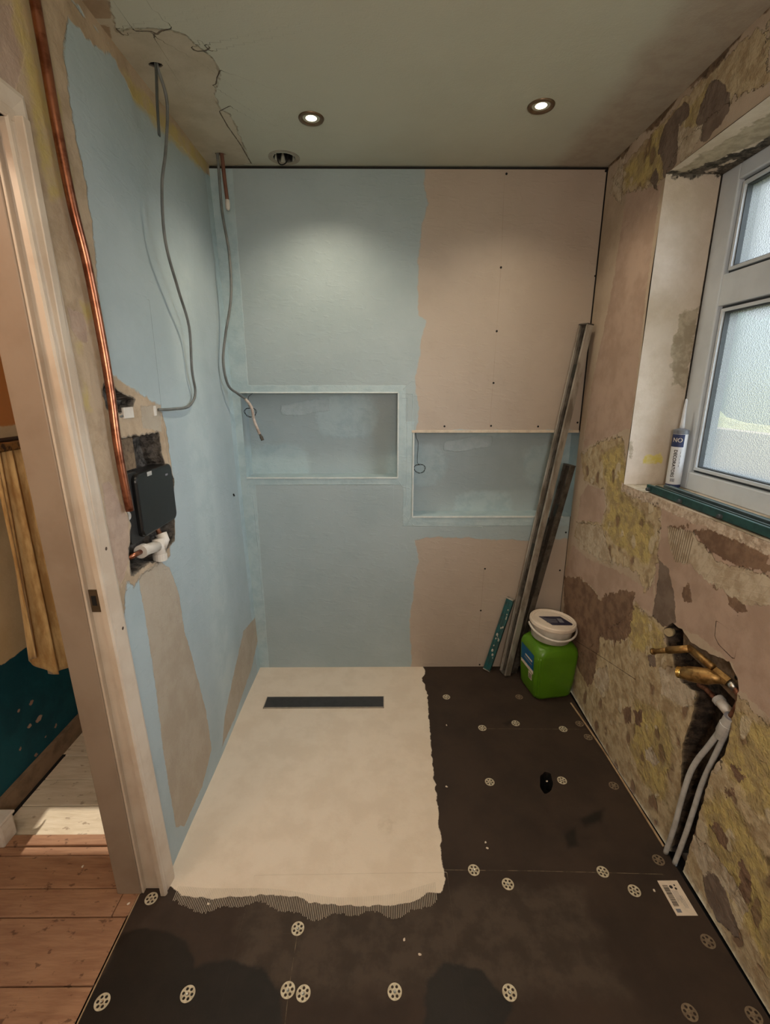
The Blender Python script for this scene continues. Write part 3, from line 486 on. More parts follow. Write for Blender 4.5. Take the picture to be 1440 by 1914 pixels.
# ---------------------------------------------------------------- ceiling
Cd = D['C']
ceil_m = layered('painted_ceiling', (lin(190, 190, 174), lin(183, 182, 166), 1.5),
  [dict(a='patch', c1=lin(190, 180, 160), c2=lin(178, 167, 147), ns=7, amp=.02, ef=20, w=.003, h=.001, rg=(30, .002)),
   dict(a='tan', c1=lin(158, 136, 112), c2=lin(150, 128, 104), amp=.006, w=.002),
   dict(a='edgep', c1=lin(170, 158, 142), c2=lin(160, 146, 130), amp=.05, ef=7, w=.05, op=.8),
   dict(a='ridge', c1=lin(150, 138, 118), c2=lin(134, 120, 100), ns=50, amp=.004, w=.002, op=.7),
   dict(a='crack', lines=(6, .0016), c1=lin(60, 50, 42), c2=lin(120, 106, 90), ns=60, amp=.003, ef=60, w=.0008, h=-.003),
   dict(a='hole', c1=lin(24, 20, 18), c2=lin(16, 13, 12), amp=0, w=.001)], rough=.75, fine=(160, .0005), coarse=(6, .002))
us = axis([(-.78, 1.0, .01)]); vs = axis([(-.9, 1.25, .08), (1.25, 2.22, .008)])
circ = lambda cx, cy, rx, ry, n=28: [(cx+rx*math.cos(2*PI*k/n), cy+ry*math.sin(2*PI*k/n)) for k in range(n)]
H0 = circ(-.387, 2.150, .044, .044); HA = circ(-.640, 1.60, .020, .012); HB = circ(-.632, 2.118, .018, .012)
ceiling = sheet('ceiling', us, vs, lambda u, v, d: (u, v, HC+d),
  dict(patch=lambda U, V: union(U, V, Cd['patch']), tan=lambda U, V: union(U, V, Cd['tan']), edgep=lambda U, V: U-.72,
       crack=Cd['cracks'],
       ridge=lambda U, V: .003-np.abs(union(U, V, Cd['patch'])), hole=lambda U, V: union(U, V, [H0, HA, HB])),
  ceil_m, holes=[('a', H0, .09), ('b', HA, .05), ('c', HB, .05)])
obj('ceiling_core', box(-3.2, 1.4, -1.0, 3.2, HC+.12, HC+.2), BLACKM, ceiling)
tag(obj('ceiling_hole_ring', lathe([(.045, HC-.0005), (.062, HC-.0012), (.062, HC+.001), (.045, HC+.001)], 40, Matrix.Translation((-.387, 2.145, 0)), cap=False), plain('grey_ring', lin(164, 156, 140), .8)), 'greyish ring of bare plaster around the empty light hole in the ceiling', 'ring')
# wall behind the camera
tail = obj('wall_front', box(-.8, 1.0, -.98, -.9, -.05, 2.45), plain('plain_front_wall', lin(196, 178, 156), .85)); tail['kind'] = 'structure'

# ---------------------------------------------------------------- doorway
door = bpy.data.objects.new('door_1', None); col.objects.link(door); door['kind'] = 'structure'
XA = -.664
def arch_prof(t0, t1):  # outline across architrave (Y from inner to outer, X thickness)
    return [(t0, 0), (t0, .012), (t0+.004, .016), (t0+.010, .0165), (t0+.014, .012), (t0+.020, .014), (t1-.012, .018), (t1-.004, .016), (t1, .010), (t1, 0)]
bm = bmesh.new()
a0, a1 = 1.040, 1.103
for w_, zt in ((0, DZ1+.013),):
    prof = arch_prof(a0, a1); top0 = DZ1-.012; lo = [bm.verts.new((XA+.002+x, y, 0)) for y, x in prof]
    hi = [bm.verts.new((xl(2)+.003+x, y, top0+(y-a0))) for y, x in prof]; far = [bm.verts.new((xl(2)+.003+x, -.6, top0+(y-a0))) for y, x in prof]
    for A, B in ((lo, hi), (hi, far)):
        for k in range(len(prof)-1): bm.faces.new((A[k], A[k+1], B[k+1], B[k]))
obj('architrave', bm, PAINTW, door)
JY = 1.052
bm = box(-.80, XA-.004, JY+.010, JY+.03, 0, DZ1); box(-.80, -.70, -.6, JY+.03, DZ1-.012, DZ1+.01, bm); box(-.74, XA-.02, -.6, JY+.03, DZ1-.012, DZ1+.01, bm)
obj('door_lining', bm, PAINTW, door, bevel=.002)
bm = box(-.795, -.722, JY-.006, JY+.012, 0, DZ1-.012); box(-.795, -.722, -.6, JY-.006, DZ1-.03, DZ1-.010, bm)
obj('door_stop', bm, plain('dull_cream_gloss', lin(150, 134, 118), .45, c2=lin(140, 123, 107), ns=5), door, bevel=.003)
bm = box(-.722, -.716, JY-.004, JY+.011, 0, DZ1-.02); obj('stop_bead', bm, PAINTW, door, bevel=.002)
bm = box(-.716, -.694, JY+.0075, JY+.0105, .930, .990); box(-.697, -.668, JY+.0065, JY+.0105, .948, .972, bm)
sp = obj('strike_plate', bm, plain('brass_keep', lin(120, 104, 84), .4, .8), door, bevel=.0008)
obj('latch_slot', box(-.711, -.700, JY+.0065, JY+.0078, .948, .974), BLACKM, sp)
bm = bmesh.new()
for (yy, zz) in ((1.06, .885), (1.05, 1.10)): lathe([(.0045, 0), (.001, .0012)], 10, frame_to((XA+.0185-.002, yy, zz), (1, 0, 0)), bm)
obj('chipped_paint', bm, plain('chip', lin(70, 54, 44), .8), door)

bpy.context.view_layer.update()
for o_ in [c for c in col.objects if c.parent == door or (c.parent and c.parent.parent == door)]:
    o_.data.transform(Matrix(((1, 0, 0, 0), (0, 1, -.018, 0), (0, 0, 1, 0), (0, 0, 0, 1))))
# ---------------------------------------------------------------- landing beyond the doorway
board_m = plain('x', lin(150, 112, 82))
def boards_mat(name, c1, c2, c3, spots):
    t = NT(name); t.b.inputs['Roughness'].default_value = .62; t.b.inputs['Specular IOR Level'].default_value = .35
    g = t.noise(7, 6, .62, stretch=(1.2, 9, 1)); c = t.mix(t.ss(g, .32, .7), c1, c2)
    k = t.noise(26, 4, .6, stretch=(1, 1.6, 1)); c = t.mix(t.math('MULTIPLY', t.ss(k, .60, .68), spots), c, c3)
    t.l.new(c, t.b.inputs['Base Color']); t.bump(t.noise(60, 4, .6, stretch=(.4, 3, 1)), .0008); return t.m
BOARD = boards_mat('old_pine_boards', lin(160, 122, 94), lin(138, 100, 76), lin(84, 58, 42), .75)
BOARDW = boards_mat('white_painted_boards', lin(214, 204, 186), lin(196, 184, 162), lin(120, 100, 80), .6)
hf = obj('hall_floor', box(-3.0, -.735, -.9, 3.0, -.12, -.035), BLACKM); hf['kind'] = 'structure'; hf.name = 'floor_landing'
def plank(y0, y1, x0=-3.0, x1=-.729, z=0.0, mat=None, nm='floorboard', cut=None):
    bm = box(x0, x1, y0, y1, -.032, z); o = obj(nm, bm, mat or BOARD, hf, bevel=.0025); return o
ys_ = [1.168, .985, .826, .64, .45, .26, .07, -.12, -.31, -.5, -.69, -.88]
plank(1.066, 1.166, x1=-.80); plank(.987, 1.064, x1=-.735-.045); 
plank(.987, 1.064, x0=-.778, x1=-.7305, z=.0005)
for a, b in zip(ys_[1:], ys_[2:]): plank(b+.002, a-.001)
plank(1.168, 1.196, x1=-.80, z=.001); plank(1.198, 1.236, x1=-.80, z=.006)
for k in range(9):
    plank(1.240+k*.118, 1.240+(k+1)*.118-.003, x0=-1.345, x1=-.80, z=-.004, mat=BOARDW)
edge = obj('threshold_strip', box(-.7298, -.727, .0, 1.05, -.02, .002), WOODL, hf)
# landing walls: teal dado below, cream above, faded orange higher up
hall_m = layered('landing_paint', (lin(204, 184, 148), lin(190, 168, 130), 5),
  [dict(a='orange', c1=lin(196, 130, 66), c2=lin(188, 122, 60), ns=4, amp=.01, w=.004),
   dict(a='teal', c1=lin(20, 84, 98), c2=lin(12, 68, 82), ns=5, amp=.012, ef=20, w=.002),
   dict(a='chips', c1=lin(160, 128, 112), c2=lin(176, 150, 134), amp=.018, ef=30, w=.0015)], rough=.6, fine=(120, .0006), coarse=(10, .002))
us = axis([(-.9, 1.1, .1), (1.1, 2.6, .01)]); vs = axis([(0, 2.35, .012)])
chips = [(1.53, .30, .013), (1.50, .22, .008), (1.55, .215, .014), (1.47, .31, .008), (1.62, .12, .010), (1.58, .33, .006), (1.50, .09, .008), (1.56, .12, .007), (1.44, .17, .006)]
hw = sheet('wall_landing', us, vs, lambda u, v, d: (-1.345+0*u, u, v),
  dict(orange=lambda U, V: V-1.335, teal=lambda U, V: .52-V, chips=lambda U, V: np.maximum.reduce([r-np.hypot((U-a), (V-b)*1.2) for a, b, r in chips])), hall_m)
tk = obj('baseboard_landing', box(-1.345, -1.325, -.9, 2.6, -.004, .075), plain('dusty_skirting', lin(138, 116, 94), .6, c2=lin(110, 90, 72), ns=12)); tk['kind'] = 'structure'
obj('skirting_gap', box(-1.325, -1.312, 1.30, 1.60, -.006, -.0025), BLACKM, tk)
# end wall of the landing with its window opening (sun comes through), near wall and outer wall
bm = box(-3.0, -.76, 2.5, 2.58, -.05, 1.31); box(-3.0, -.76, 2.5, 2.58, 1.60, 2.45, bm); box(-1.45, -1.32, 2.5, 2.58, .95, 2.1, bm); box(-.84, -.76, 2.5, 2.58, .95, 2.1, bm)
e = obj('wall_landing_end', bm, HALLW); e['kind'] = 'structure'
e = obj('wall_landing_front', box(-3.0, -.76, -.98, -.9, -.05, 2.45), HALLW); e['kind'] = 'structure'
e = obj('ceiling_landing', box(-3.0, -.76, -.98, 2.6, HC+.02, HC+.06), plain('landing_ceiling', lin(214, 200, 176), .8)); e['kind'] = 'structure'
obj('wall_core', box(-1.45, -1.36, -.9, 2.6, -.05, 2.4), HALLW, hw)
# warm fill light added for the landing, out of view, no known fitting
light('landing_fill_light', 'POINT', (-1.05, .35, 2.1), 11.0, (1.0, .82, .62), shadow_soft_size=.08)

# curtain
t = NT('gold_curtain'); t.b.inputs['Roughness'].default_value = .8; t.b.inputs['Sheen Weight'].default_value = .2
cc = t.mix(t.ss(t.noise(30, 5, .6, stretch=(1, 1, .25)), .35, .65), lin(222, 190, 132), lin(180, 140, 84)); t.l.new(cc, t.b.inputs['Base Color'])
t.bump(t.noise(180, 3, .5), .0006); CURT = t.m
bm = bmesh.new(); nu, nv = 90, 40; grid = []
for i in range(nu+1):
    row = []
    for j in range(nv+1):
        u = i/nu; v = j/nv; z = 1.285*(1-v)+.425*v+.02*math.sin(u*9)*v; fold = math.sin(u*2*PI*3.2+v*1.1)*(.010+.020*v)+math.sin(u*2*PI*11+2*v)*.004
        z += .13*v*max(0, 1-u*3.2); y = 1.50-.055*v+(.17+.07*v)*u; row.append(bm.verts.new((-1.262+fold+.012*v, y, z)))
    grid.append(row)
for i in range(nu):
    for j in range(nv): bm.faces.new((grid[i][j], grid[i+1][j], grid[i+1][j+1], grid[i][j+1]))
ct = empty('curtain', (-1.262, 1.45, .43), 'long gold coloured curtain hanging in folds against the landing wall', 'curtain')
cu = kid('cloth', bm, CURT, ct, smooth=True); sm = cu.modifiers.new('s', 'SOLIDIFY'); sm.thickness = .002
kid('heading_tape', box(-1.285, -1.238, 1.495, 1.67, 1.262, 1.290), plain('patterned_heading', lin(138, 100, 50), .8, c2=lin(64, 44, 24), ns=60), ct, bevel=.004)
kid('curtain_pole', tube([(-1.262, 1.42, 1.297), (-1.262, 1.70, 1.297)], .007, 10, sm=False), plain('dark_pole', lin(60, 44, 30), .5), ct)
wb_ = empty('storage_box', (-1.265, 1.235, 0), 'white plastic box on the landing floor at the left edge, partly out of frame', 'box')
kid('tub', box(-1.40+.06, -1.243, 1.19, 1.25, 0, .085), WPLAS, wb_, bevel=.008)
kid('rim', box(-1.345, -1.239, 1.185, 1.254, .085, .095), WPLAS, wb_, bevel=.004)

# ---------------------------------------------------------------- window
win = bpy.data.objects.new('window_1', None); col.objects.link(win); win['kind'] = 'structure'
F0, F1 = XF, XF+.06
PZ0, PZ1, PZ2, PZ3 = 1.168, 1.728, 1.826, 2.098; PY1 = 1.668
bm = box(F0, F1, PY1, WY1, WZ0, WZ1); box(F0, F1, WY0, PY1, WZ0, PZ0, bm); box(F0, F1, WY0, PY1, PZ3, WZ1, bm); box(F0+.002, F1, WY0, PY1, PZ1, PZ2, bm)
box(F0, F1, WY0, WY0+.06, PZ0, PZ3, bm)
fr = obj('window_frame', bm, WHITE_U, win, bevel=.004)
def bead(z0, z1, off, w, mat, x0, x1, nm):
    y1 = PY1-off; y0 = WY0+.06+off; z0 += off; z1 -= off; bm = box(x0, x1, y1-w, y1, z0, z1)
    box(x0, x1, y0, y1-w, z0, z0+w, bm); box(x0, x1, y0, y1-w, z1-w, z1, bm); box(x0, x1, y0, y0+w, z0+w, z1-w, bm); return obj(nm, bm, mat, win)
for z0, z1, k in ((PZ0, PZ1, 0), (PZ2, PZ3, 1)):
    bead(z0, z1, 0, .009, GASKET, F0+.020, F1, 'gasket'); bead(z0, z1, .009, .010, WHITE_U, F0+.010, F1, 'glazing_bead'); bead(z0, z1, .019, .004, GASKET, F0+.018, F1, 'gasket')
t = NT('obscure_glass'); t.n.remove(t.b)
tr = t.n.new('ShaderNodeBsdfTransparent'); tr.inputs[0].default_value = (.93, .96, .97, 1)
rf = t.n.new('ShaderNodeBsdfRefraction'); rf.inputs['Roughness'].default_value = .45; rf.inputs['IOR'].default_value = 1.25; rf.inputs['Color'].default_value = (.93, .96, .97, 1)
tl = t.n.new('ShaderNodeBsdfTranslucent'); tl.inputs[0].default_value = (.8, .84, .84, 1)
bp = t.n.new('ShaderNodeBump'); bp.inputs['Distance'].default_value = .0022; bp.inputs['Strength'].default_value = .8
vo = t.n.new('ShaderNodeTexVoronoi'); vo.inputs['Scale'].default_value = 240; t.l.new(t.co, vo.inputs['Vector']); t.l.new(vo.outputs['Distance'], bp.inputs['Height']); t.l.new(bp.outputs[0], rf.inputs['Normal'])
m1 = t.n.new('ShaderNodeMixShader'); m1.inputs[0].default_value = .80; t.l.new(tr.outputs[0], m1.inputs[1]); t.l.new(rf.outputs[0], m1.inputs[2])
m2 = t.n.new('ShaderNodeMixShader'); m2.inputs[0].default_value = .14; t.l.new(m1.outputs[0], m2.inputs[1]); t.l.new(tl.outputs[0], m2.inputs[2]); t.l.new(m2.outputs[0], t.out.inputs[0])
for z0, z1 in ((PZ0, PZ1), (PZ2, PZ3)):
    bm = bmesh.new(); y0, y1 = WY0+.07, PY1-.012; q = [bm.verts.new((F0+.034, y, z)) for y, z in ((y0, z0+.012), (y1, z0+.012), (y1, z1-.012), (y0, z1-.012))]; bm.faces.new(q); obj('pane', bm, t.m, win)
# the garden outside (upstairs room: ground 2.6 m down)
g = obj('garden_ground', box(1.4, 60, -30, 60, -2.7, -2.6), plain('garden_grass', lin(150, 150, 70), .9, c2=lin(120, 116, 66), ns=.6)); g['kind'] = 'structure'
def mound(name, cx, cy, rx, ry, h, mat, seed, z0=-2.6, label='', cat='hedge'):
    bm = bmesh.new(); bmesh.ops.create_icosphere(bm, subdivisions=4, radius=1)
    for v in bm.verts:
        n = 1+.22*mnoise.noise(v.co*2.2+Vector((seed, 0, 0)))+.10*mnoise.noise(v.co*6+Vector((seed, 3, 0))); v.co = Vector((v.co.x*rx*n, v.co.y*ry*n, max(v.co.z, -.05)*h*n))
    o = obj(name, bm, mat, smooth=True); o.location = (cx, cy, z0); return tag(o, label, cat)
HEDGE = plain('hedge_yellow_green', lin(206, 202, 132), .9, c2=lin(180, 182, 124), ns=2, bump=.05, bs=3)
TREE = plain('far_tree_leaf', lin(146, 172, 170), .9, c2=lin(132, 158, 158), ns=1)
BRICKW = plain('garden_wall_brown', lin(214, 196, 178), .9, c2=lin(196, 178, 160), ns=3)
mound('hedge', 6.5, 10.2, 1.5, 6.4, 3.9, HEDGE, 1, label='yellow green hedge outside, seen blurred through the lower obscure pane')
mound('far_tree', 13, 15.5, 2.2, 6, 6.2, TREE, 5, label='pale grey green tree line outside behind the hedge, blurred through the window', cat='tree')
gw = obj('garden_wall', box(4.4, 4.6, 1.5, 16, -2.6, .95), BRICKW); tag(gw, 'brownish garden wall outside, below the hedge, blurred through the window', 'wall')

# ---------------------------------------------------------------- fixing washers on the floor
def washer_mesh():
    cu = bpy.data.curves.new('w', 'CURVE'); cu.dimensions = '2D'; cu.fill_mode = 'BOTH'; cu.extrude = .0006
    def circle(cx, cy, r, n):
        s = cu.splines.new('POLY'); s.points.add(n-1); s.use_cyclic_u = True
        for k in range(n): s.points[k].co = (cx+r*math.cos(2*PI*k/n), cy+r*math.sin(2*PI*k/n), 0, 1)
    circle(0, 0, .0180, 36); circle(0, 0, .0040, 16)
    for k in range(6): circle(.0108*math.cos(PI/3*k), .0108*math.sin(PI/3*k), .0036, 14)
    o = bpy.data.objects.new('w', cu); col.objects.link(o); bpy.context.view_layer.update()
    me = bpy.data.meshes.new_from_object(o.evaluated_get(bpy.context.evaluated_depsgraph_get())); bpy.data.objects.remove(o); me.materials.clear(); return me
WASH = plain('washer_metal', lin(206, 196, 172), .5, .25, c2=lin(176, 164, 140), ns=60)
WASHD = plain('dusty_washer_metal', lin(124, 108, 88), .7, .2, c2=lin(104, 88, 72), ns=60)
wme = washer_mesh()
wl_ = ['round perforated washer on dark board beside the foot of the white door frame', 'round washer nearest the left floorboard edge at the bottom of the floor',
 'round washer in the front row on dark wet board, second from the floorboards', 'lone washer at the far end of the short seam in front of the white patch',
 'left washer of the touching pair at the front seam', 'right washer of the touching pair at the front seam',
 'front row washer midway between the touching pair and the next on the right', 'front row washer to the right of centre, alone on dark board',
 'washer on the long cross seam just right of the white patch corner', 'washer just in front of the cross seam, right of the white patch corner',
 'washer at the cross seam further right, left of the paper label', 'washer between the cross seam and the paper label, left of the label',
 'dusty washer at the right wall under the two white plastic pipes', 'dusty washer by the right wall just in front of the paper label',
 'dusty washer at the bottom right, nearest the photo edge but one', 'very dark washer in the bottom right corner of the floor',
 'washer halfway down the dark strip, left of the black hole', 'washer right beside the black hole in the floor', 'washer against the right wall level with the black hole',
 'left washer of the two just before the far cross seam', 'washer right behind the far cross seam, second from the left', 'blocked washer sitting on the far cross seam',
 'washer furthest back beside the white patch near the short turquoise level', 'washer furthest back in front of the green tub',
 'faint dusty washer behind the far seam next to the lath', 'faint dusty washer in front of the far seam next to the lath']
dim = {12, 13, 14, 15, 18, 23, 24, 25}
for i, (p, lb) in enumerate(zip(D['F']['washers'], wl_)):
    e = empty('fixing_washer', (p[0], p[1], .0009), lb, 'washer', 'fixing washers holding down the backer boards')
    me = wme.copy(); o = obj('disc', me, WASHD if i in dim else WASH, e); o.rotation_euler.z = random.random()
    obj('screw_head', lathe([(.0038, -.0006), (.0038, .0003), (.001, -.0003)], 12), STEEL if i not in dim else WASHD, o)
# loose crumbs
cl = ['tiny white crumb on dark floor by the white patch, level with far seam', 'tiny white plaster crumb on dark floor beside the white patch, halfway down', 'tiny crumb, upper of two just above the cross seam washer', 'tiny crumb, lower of two just above the cross seam washer',
 'tiny white crumb at the edge of the black floor hole', 'tiny crumb just left of the paper label', 'tiny crumb in front of the white patch, right of the short seam', 'small crumb just in front of the woven fringe right of centre', 'tiny crumb in front of the fringe near the door frame', 'white paint chip on the pine board next to the door frame foot', 'tiny paint chip on the landing boards by the doorway']
for i, (p, lb) in enumerate(zip(D['F']['crumbs'], cl)):
    bm = bmesh.new(); bmesh.ops.create_icosphere(bm, subdivisions=2, radius=.003)
    for v in bm.verts: v.co *= 1+.5*mnoise.noise(v.co*400+Vector((i, 0, 0))); v.co.y *= 1.5; v.co.z *= .6
    o = obj('plaster_crumb', bm, CRUMB); o.location = (p[0], p[1], .0016); o.rotation_euler.z = i*1.3
    tag(o, lb, 'crumb', 'loose plaster crumbs on the floor')

# ---------------------------------------------------------------- linear drain
dr = empty('linear_drain', (-.279, 1.916, 0), 'long narrow charcoal drain cover set in the white shower floor', 'drain')
kid('drain_cover', box(-.561, .005, 1.880, 1.954, .001, .0045), CHAR, dr, bevel=.001)
bm = box(-.564, .008, 1.874, 1.880, 0, .004); box(-.564, .008, 1.954, 1.9575, 0, .004, bm); box(-.564, -.561, 1.874, 1.9575, 0, .004, bm); box(.005, .008, 1.874, 1.9575, 0, .004, bm)
kid('drain_frame', bm, plain('drain_frame_grey', lin(150, 140, 128), .5), dr)

# ---------------------------------------------------------------- plasterboard screws on the back wall
sl = ['black screw near the top edge of the beige board, left one', 'black screw in the top right corner of the beige board', 'black screw in the upper middle of the beige board', 'black screw at the right edge of the beige board, level with the upper middle one',
 'black screw on the board seam midway between ceiling and right niche', 'black screw on the seam, next above the row over the right niche', 'left screw of the row just above the right niche', 'middle screw of the row just above the right niche', 'right screw of the row just above the right niche',
 'screw above the niche hidden close to the long level', 'upper screw on the beige board below the right niche', 'middle screw on the beige board below the right niche', 'lowest screw on the beige board, near the floor and short turquoise level', 'screw right of the long level just under the right niche', 'screw on beige board between the levels and right wall']
for p, lb in zip(Bd['screws'], sl):
    o = obj('board_screw', lathe([(.0046, 0), (.0046, .0012), (.0016, .0005)], 14, Matrix.Rotation(PI/2, 4, 'X')), BLACKM); o.location = (p[0], YB-.0004, p[1])
    tag(o, lb, 'screw', 'plasterboard screws in the beige board')

# ---------------------------------------------------------------- downlights
def downlight(x, y, label, power):
    e = empty('downlight', (x, y, HC), label, 'light', 'recessed ceiling downlights')
    obj('bezel', lathe([(.0235, .004), (.026, .003), (.031, -.002), (.036, -.006), (.041, -.005), (.0435, -.001), (.0435, .002)], 48, cap=False), plain('satin_bezel', lin(120, 100, 80), .4, .8), e, smooth=True)
    obj('lamp', lathe([(.0235, .001), (.016, -.0005), (.002, -.001)], 32), LENSG, e, smooth=True)
    s = light('downlight_glow', 'SPOT', (x, y, HC-.012), power, (1.0, .85, .64), spot_size=math.radians(128), spot_blend=.9, shadow_soft_size=.025); return s
downlight(-.238, 1.866, 'glowing round downlight in the ceiling, left of the two lit ones', 20)
downlight(.520, 1.789, 'glowing round downlight in the ceiling, right of the two lit ones', 13)
for x_ in (-.24, .52):   # two unseen spots added as fill, out of view, without fittings
    light('rear_fill_spot', 'SPOT', (x_, .55, HC-.012), 9, (1.0, .84, .62), spot_size=math.radians(140), spot_blend=.9, shadow_soft_size=.04)
w = tube([(-.41, 2.16, 2.43), (-.415, 2.15, 2.36), (-.405, 2.135, 2.325), (-.385, 2.13, 2.322), (-.372, 2.14, 2.345), (-.37, 2.15, 2.40)], .0022, 8)
tag(obj('ceiling_wire', w, BLACKM), 'loop of dark wire hanging out of the empty round hole in the ceiling', 'wire')

# ---------------------------------------------------------------- pipes and cables, left
pp = [(xl(z)+.017, y, z) for y, z in ((1.155, 2.345), (1.157, 2.13), (1.158, 1.98), (1.166, 1.85), (1.184, 1.74), (1.193, 1.57), (1.192, 1.445), (1.184, 1.33), (1.186, 1.23), (1.19, 1.15))]
tag(obj('copper_pipe', tube(pp, .0105, 16), COPPER, smooth=True), 'tall copper pipe running up the wall beside the door frame', 'pipe')
cA = [(-.637, 1.601, 2.38), (-.64, 1.61, 2.352), (-.64, 1.655, 2.29), (-.645, 1.621, 2.153), (-.65, 1.576, 2.039), (-.655, 1.57, 1.894), (-.66, 1.64, 1.774), (-.665, 1.712, 1.669), (-.672, 1.716, 1.528), (-.676, 1.735, 1.446), (-.678, 1.67, 1.403), (-.68, 1.56, 1.398), (-.687, 1.46, 1.400)]
cae = empty('grey_cable', (-.64, 1.6, 2.35), 'grey cable curving from the left ceiling hole down to the white wall clip', 'cable')
kid('cable', tube(cA, .0045, 10), CABLE, cae, smooth=True)
tag(obj('cable_offcut', tube([(-.642, 1.592, 2.385), (-.64, 1.600, 2.345), (-.64, 1.583, 2.254), (-.64, 1.572, 2.168)], .0095, 10, flat=.35, up=(1, .2, 0)), plain('dark_grey_cable', lin(74, 78, 76), .5), smooth=True), 'short thick flat grey cable end hanging from the left ceiling hole', 'cable')
cB = [(-.640, 2.113, 2.39), (-.641, 2.113, 2.355), (-.640, 2.11, 2.279), (-.640, 2.11, 2.15), (-.622, 2.10, 1.995), (-.625, 2.09, 1.832), (-.655, 2.07, 1.681), (-.668, 2.05, 1.569), (-.665, 2.08, 1.477), (-.645, 2.14, 1.441), (-.629, 2.195, 1.417)]
ce = empty('shower_cable', (-.64, 2.11, 2.35), 'grey cable from the corner ceiling hole, pale taped end hanging in left niche', 'cable')
kid('cable', tube(cB, .0055, 10), CABLE, ce, smooth=True)
cW = [(-.629, 2.195, 1.417), (-.603, 2.197, 1.377), (-.596, 2.198, 1.32), (-.580, 2.198, 1.272), (-.574, 2.198, 1.255)]
kid('taped_end', tube(cW, .0065, 10), CABLE_W, ce, smooth=True)
kid('stripped_tip', tube([(-.574, 2.198, 1.257), (-.567, 2.198, 1.24), (-.562, 2.197, 1.226)], [.0055, .0085, .0075, .0085], 8, n=2), ALU_D, ce)
st = empty('pipe_stub', (-.62, 2.118, 2.35), 'thin brown pipe stub with white cap hanging in the corner by the ceiling', 'pipe')
kid('stub', tube([(-.628, 2.118, 2.39), (-.625, 2.118, 2.34), (-.622, 2.118, 2.26), (-.618, 2.118, 2.192)], .0075, 12), plain('brown_pipe', lin(110, 72, 56), .5), st, smooth=True)
kid('cap', lathe([(.005, -.036), (.0085, -.028), (.0095, -.012), (.0088, 0), (.007, .002)], 16, Matrix.Translation((-.618, 2.118, 2.192))), WPLAS, st, smooth=True)
def coil(name, start, c, r, label, turns=2, lead=()):
    pts = [start]+list(lead)
    for k in range(turns*10+1):
        a = 2*PI*k/10+PI/2; rr = r*(1+.12*math.sin(k*1.7)); pts.append((c[0]+rr*math.cos(a)*1.15, c[1]+.0015*math.sin(k), c[2]+rr*math.sin(a)*.85))
    return tag(obj(name, tube(pts, .0011, 6, n=3), BLACKM), label, 'wire')
coil('thin_wire', (-.62, 2.30, 1.44), (-.612, 2.205, 1.355), .024, 'thin black wire coil behind the pale cable end in the left niche', 2, [(-.62, 2.22, 1.425), (-.62, 2.21, 1.39)])
coil('thin_wire', (.160, 2.215, 1.262), (.183, 2.212, 1.088), .024, 'thin black wire hanging at the left side of the right niche, ending in a coil', 2, [(.165, 2.214, 1.235), (.174, 2.214, 1.21), (.171, 2.214, 1.15), (.172, 2.213, 1.115)])

# ---------------------------------------------------------------- recess in the left wall: box, fittings, trunking
bx = empty('valve_box', (-.70, 1.38, 1.03), 'glossy black plastic box sunk in the broken opening of the left wall', 'box')
Mx = Matrix.Translation((0, 0, 0))
def rrect(y0, y1, z0, z1, r, n=6):
    out = []
    for cy, cz, a0 in ((y1-r, z1-r, 0), (y0+r, z1-r, PI/2), (y0+r, z0+r, PI), (y1-r, z0+r, 1.5*PI)):
        for k in range(n+1): a = a0+PI/2*k/n; out.append((cy+r*math.cos(a), cz+r*math.sin(a)))
    return out
MYZ = Matrix(((0, 0, 1, 0), (1, 0, 0, 0), (0, 1, 0, 0), (0, 0, 0, 1)))   # (a,b,c)->(x=c,y=a,z=b)
kid('body', prism(rrect(1.262, 1.488, 1.048, 1.232, .022), -.735, -.680, MYZ), BLACKP, bx, bevel=.006)
kid('flange', prism(rrect(1.222, 1.30, 1.04, 1.238, .012), -.735, -.695, MYZ), plain('dark_flange', lin(38, 38, 38), .5), bx, bevel=.002)
bb_ = [c for c in col.objects if c.parent == bx][0]
kid('sticker', box(-.6798, -.6792, 1.325, 1.352, 1.217, 1.229), WPLAS2, bb_)
kid('sticker', box(-.6798, -.6792, 1.435, 1.452, 1.198, 1.204), GREYP, bb_)
for zz, rr in ((1.128, .014), (1.175, .009)):
    kid('port', lathe([(rr, -.01), (rr, .006), (rr*.7, .010), (rr*.3, .008)], 18, frame_to((-.697, 1.214+(.01 if rr < .01 else 0), zz), (1, -.4, 0))), WPLAS2, bx, smooth=False)
obj_brd = tag(obj('timber_block', box(-.735, -.712, 1.262, 1.335, 1.24, 1.33), WOOD, bevel=.002), 'pale timber block showing in the opening above the black box', 'timber')
kn = empty('elbow_fitting', (-.70, 1.36, .99), 'white push-fit elbow connector under the black box', 'pipe fitting')
p1, p2, p3 = Vector((-.693, 1.262, 1.010)), Vector((-.685, 1.335, 1.000)), Vector((-.690, 1.372, 1.010))
kid('elbow', tube([p1, p1.lerp(p2, .3), p2], .0165, 18, sm=False), WPLAS, kn, smooth=True)
kid('collar', tube([p1-Vector((0, .006, 0)), p1+Vector((0, .016, -.001))], .0195, 18, sm=False), WPLAS, kn, smooth=False)
kid('elbow', tube([Vector((-.686, 1.348, .955)), Vector((-.686, 1.350, 1.018))], .0175, 18, sm=False), WPLAS, kn, smooth=True)
kid('collar', tube([Vector((-.686, 1.348, .950)), Vector((-.686, 1.349, .972))], .0205, 18, sm=False), WPLAS, kn)
kid('collar', tube([Vector((-.688, 1.376, 1.026)), Vector((-.680, 1.372, 1.008)), Vector((-.684, 1.355, .99))], .0175, 18, sm=False), WPLAS, kn, smooth=True)
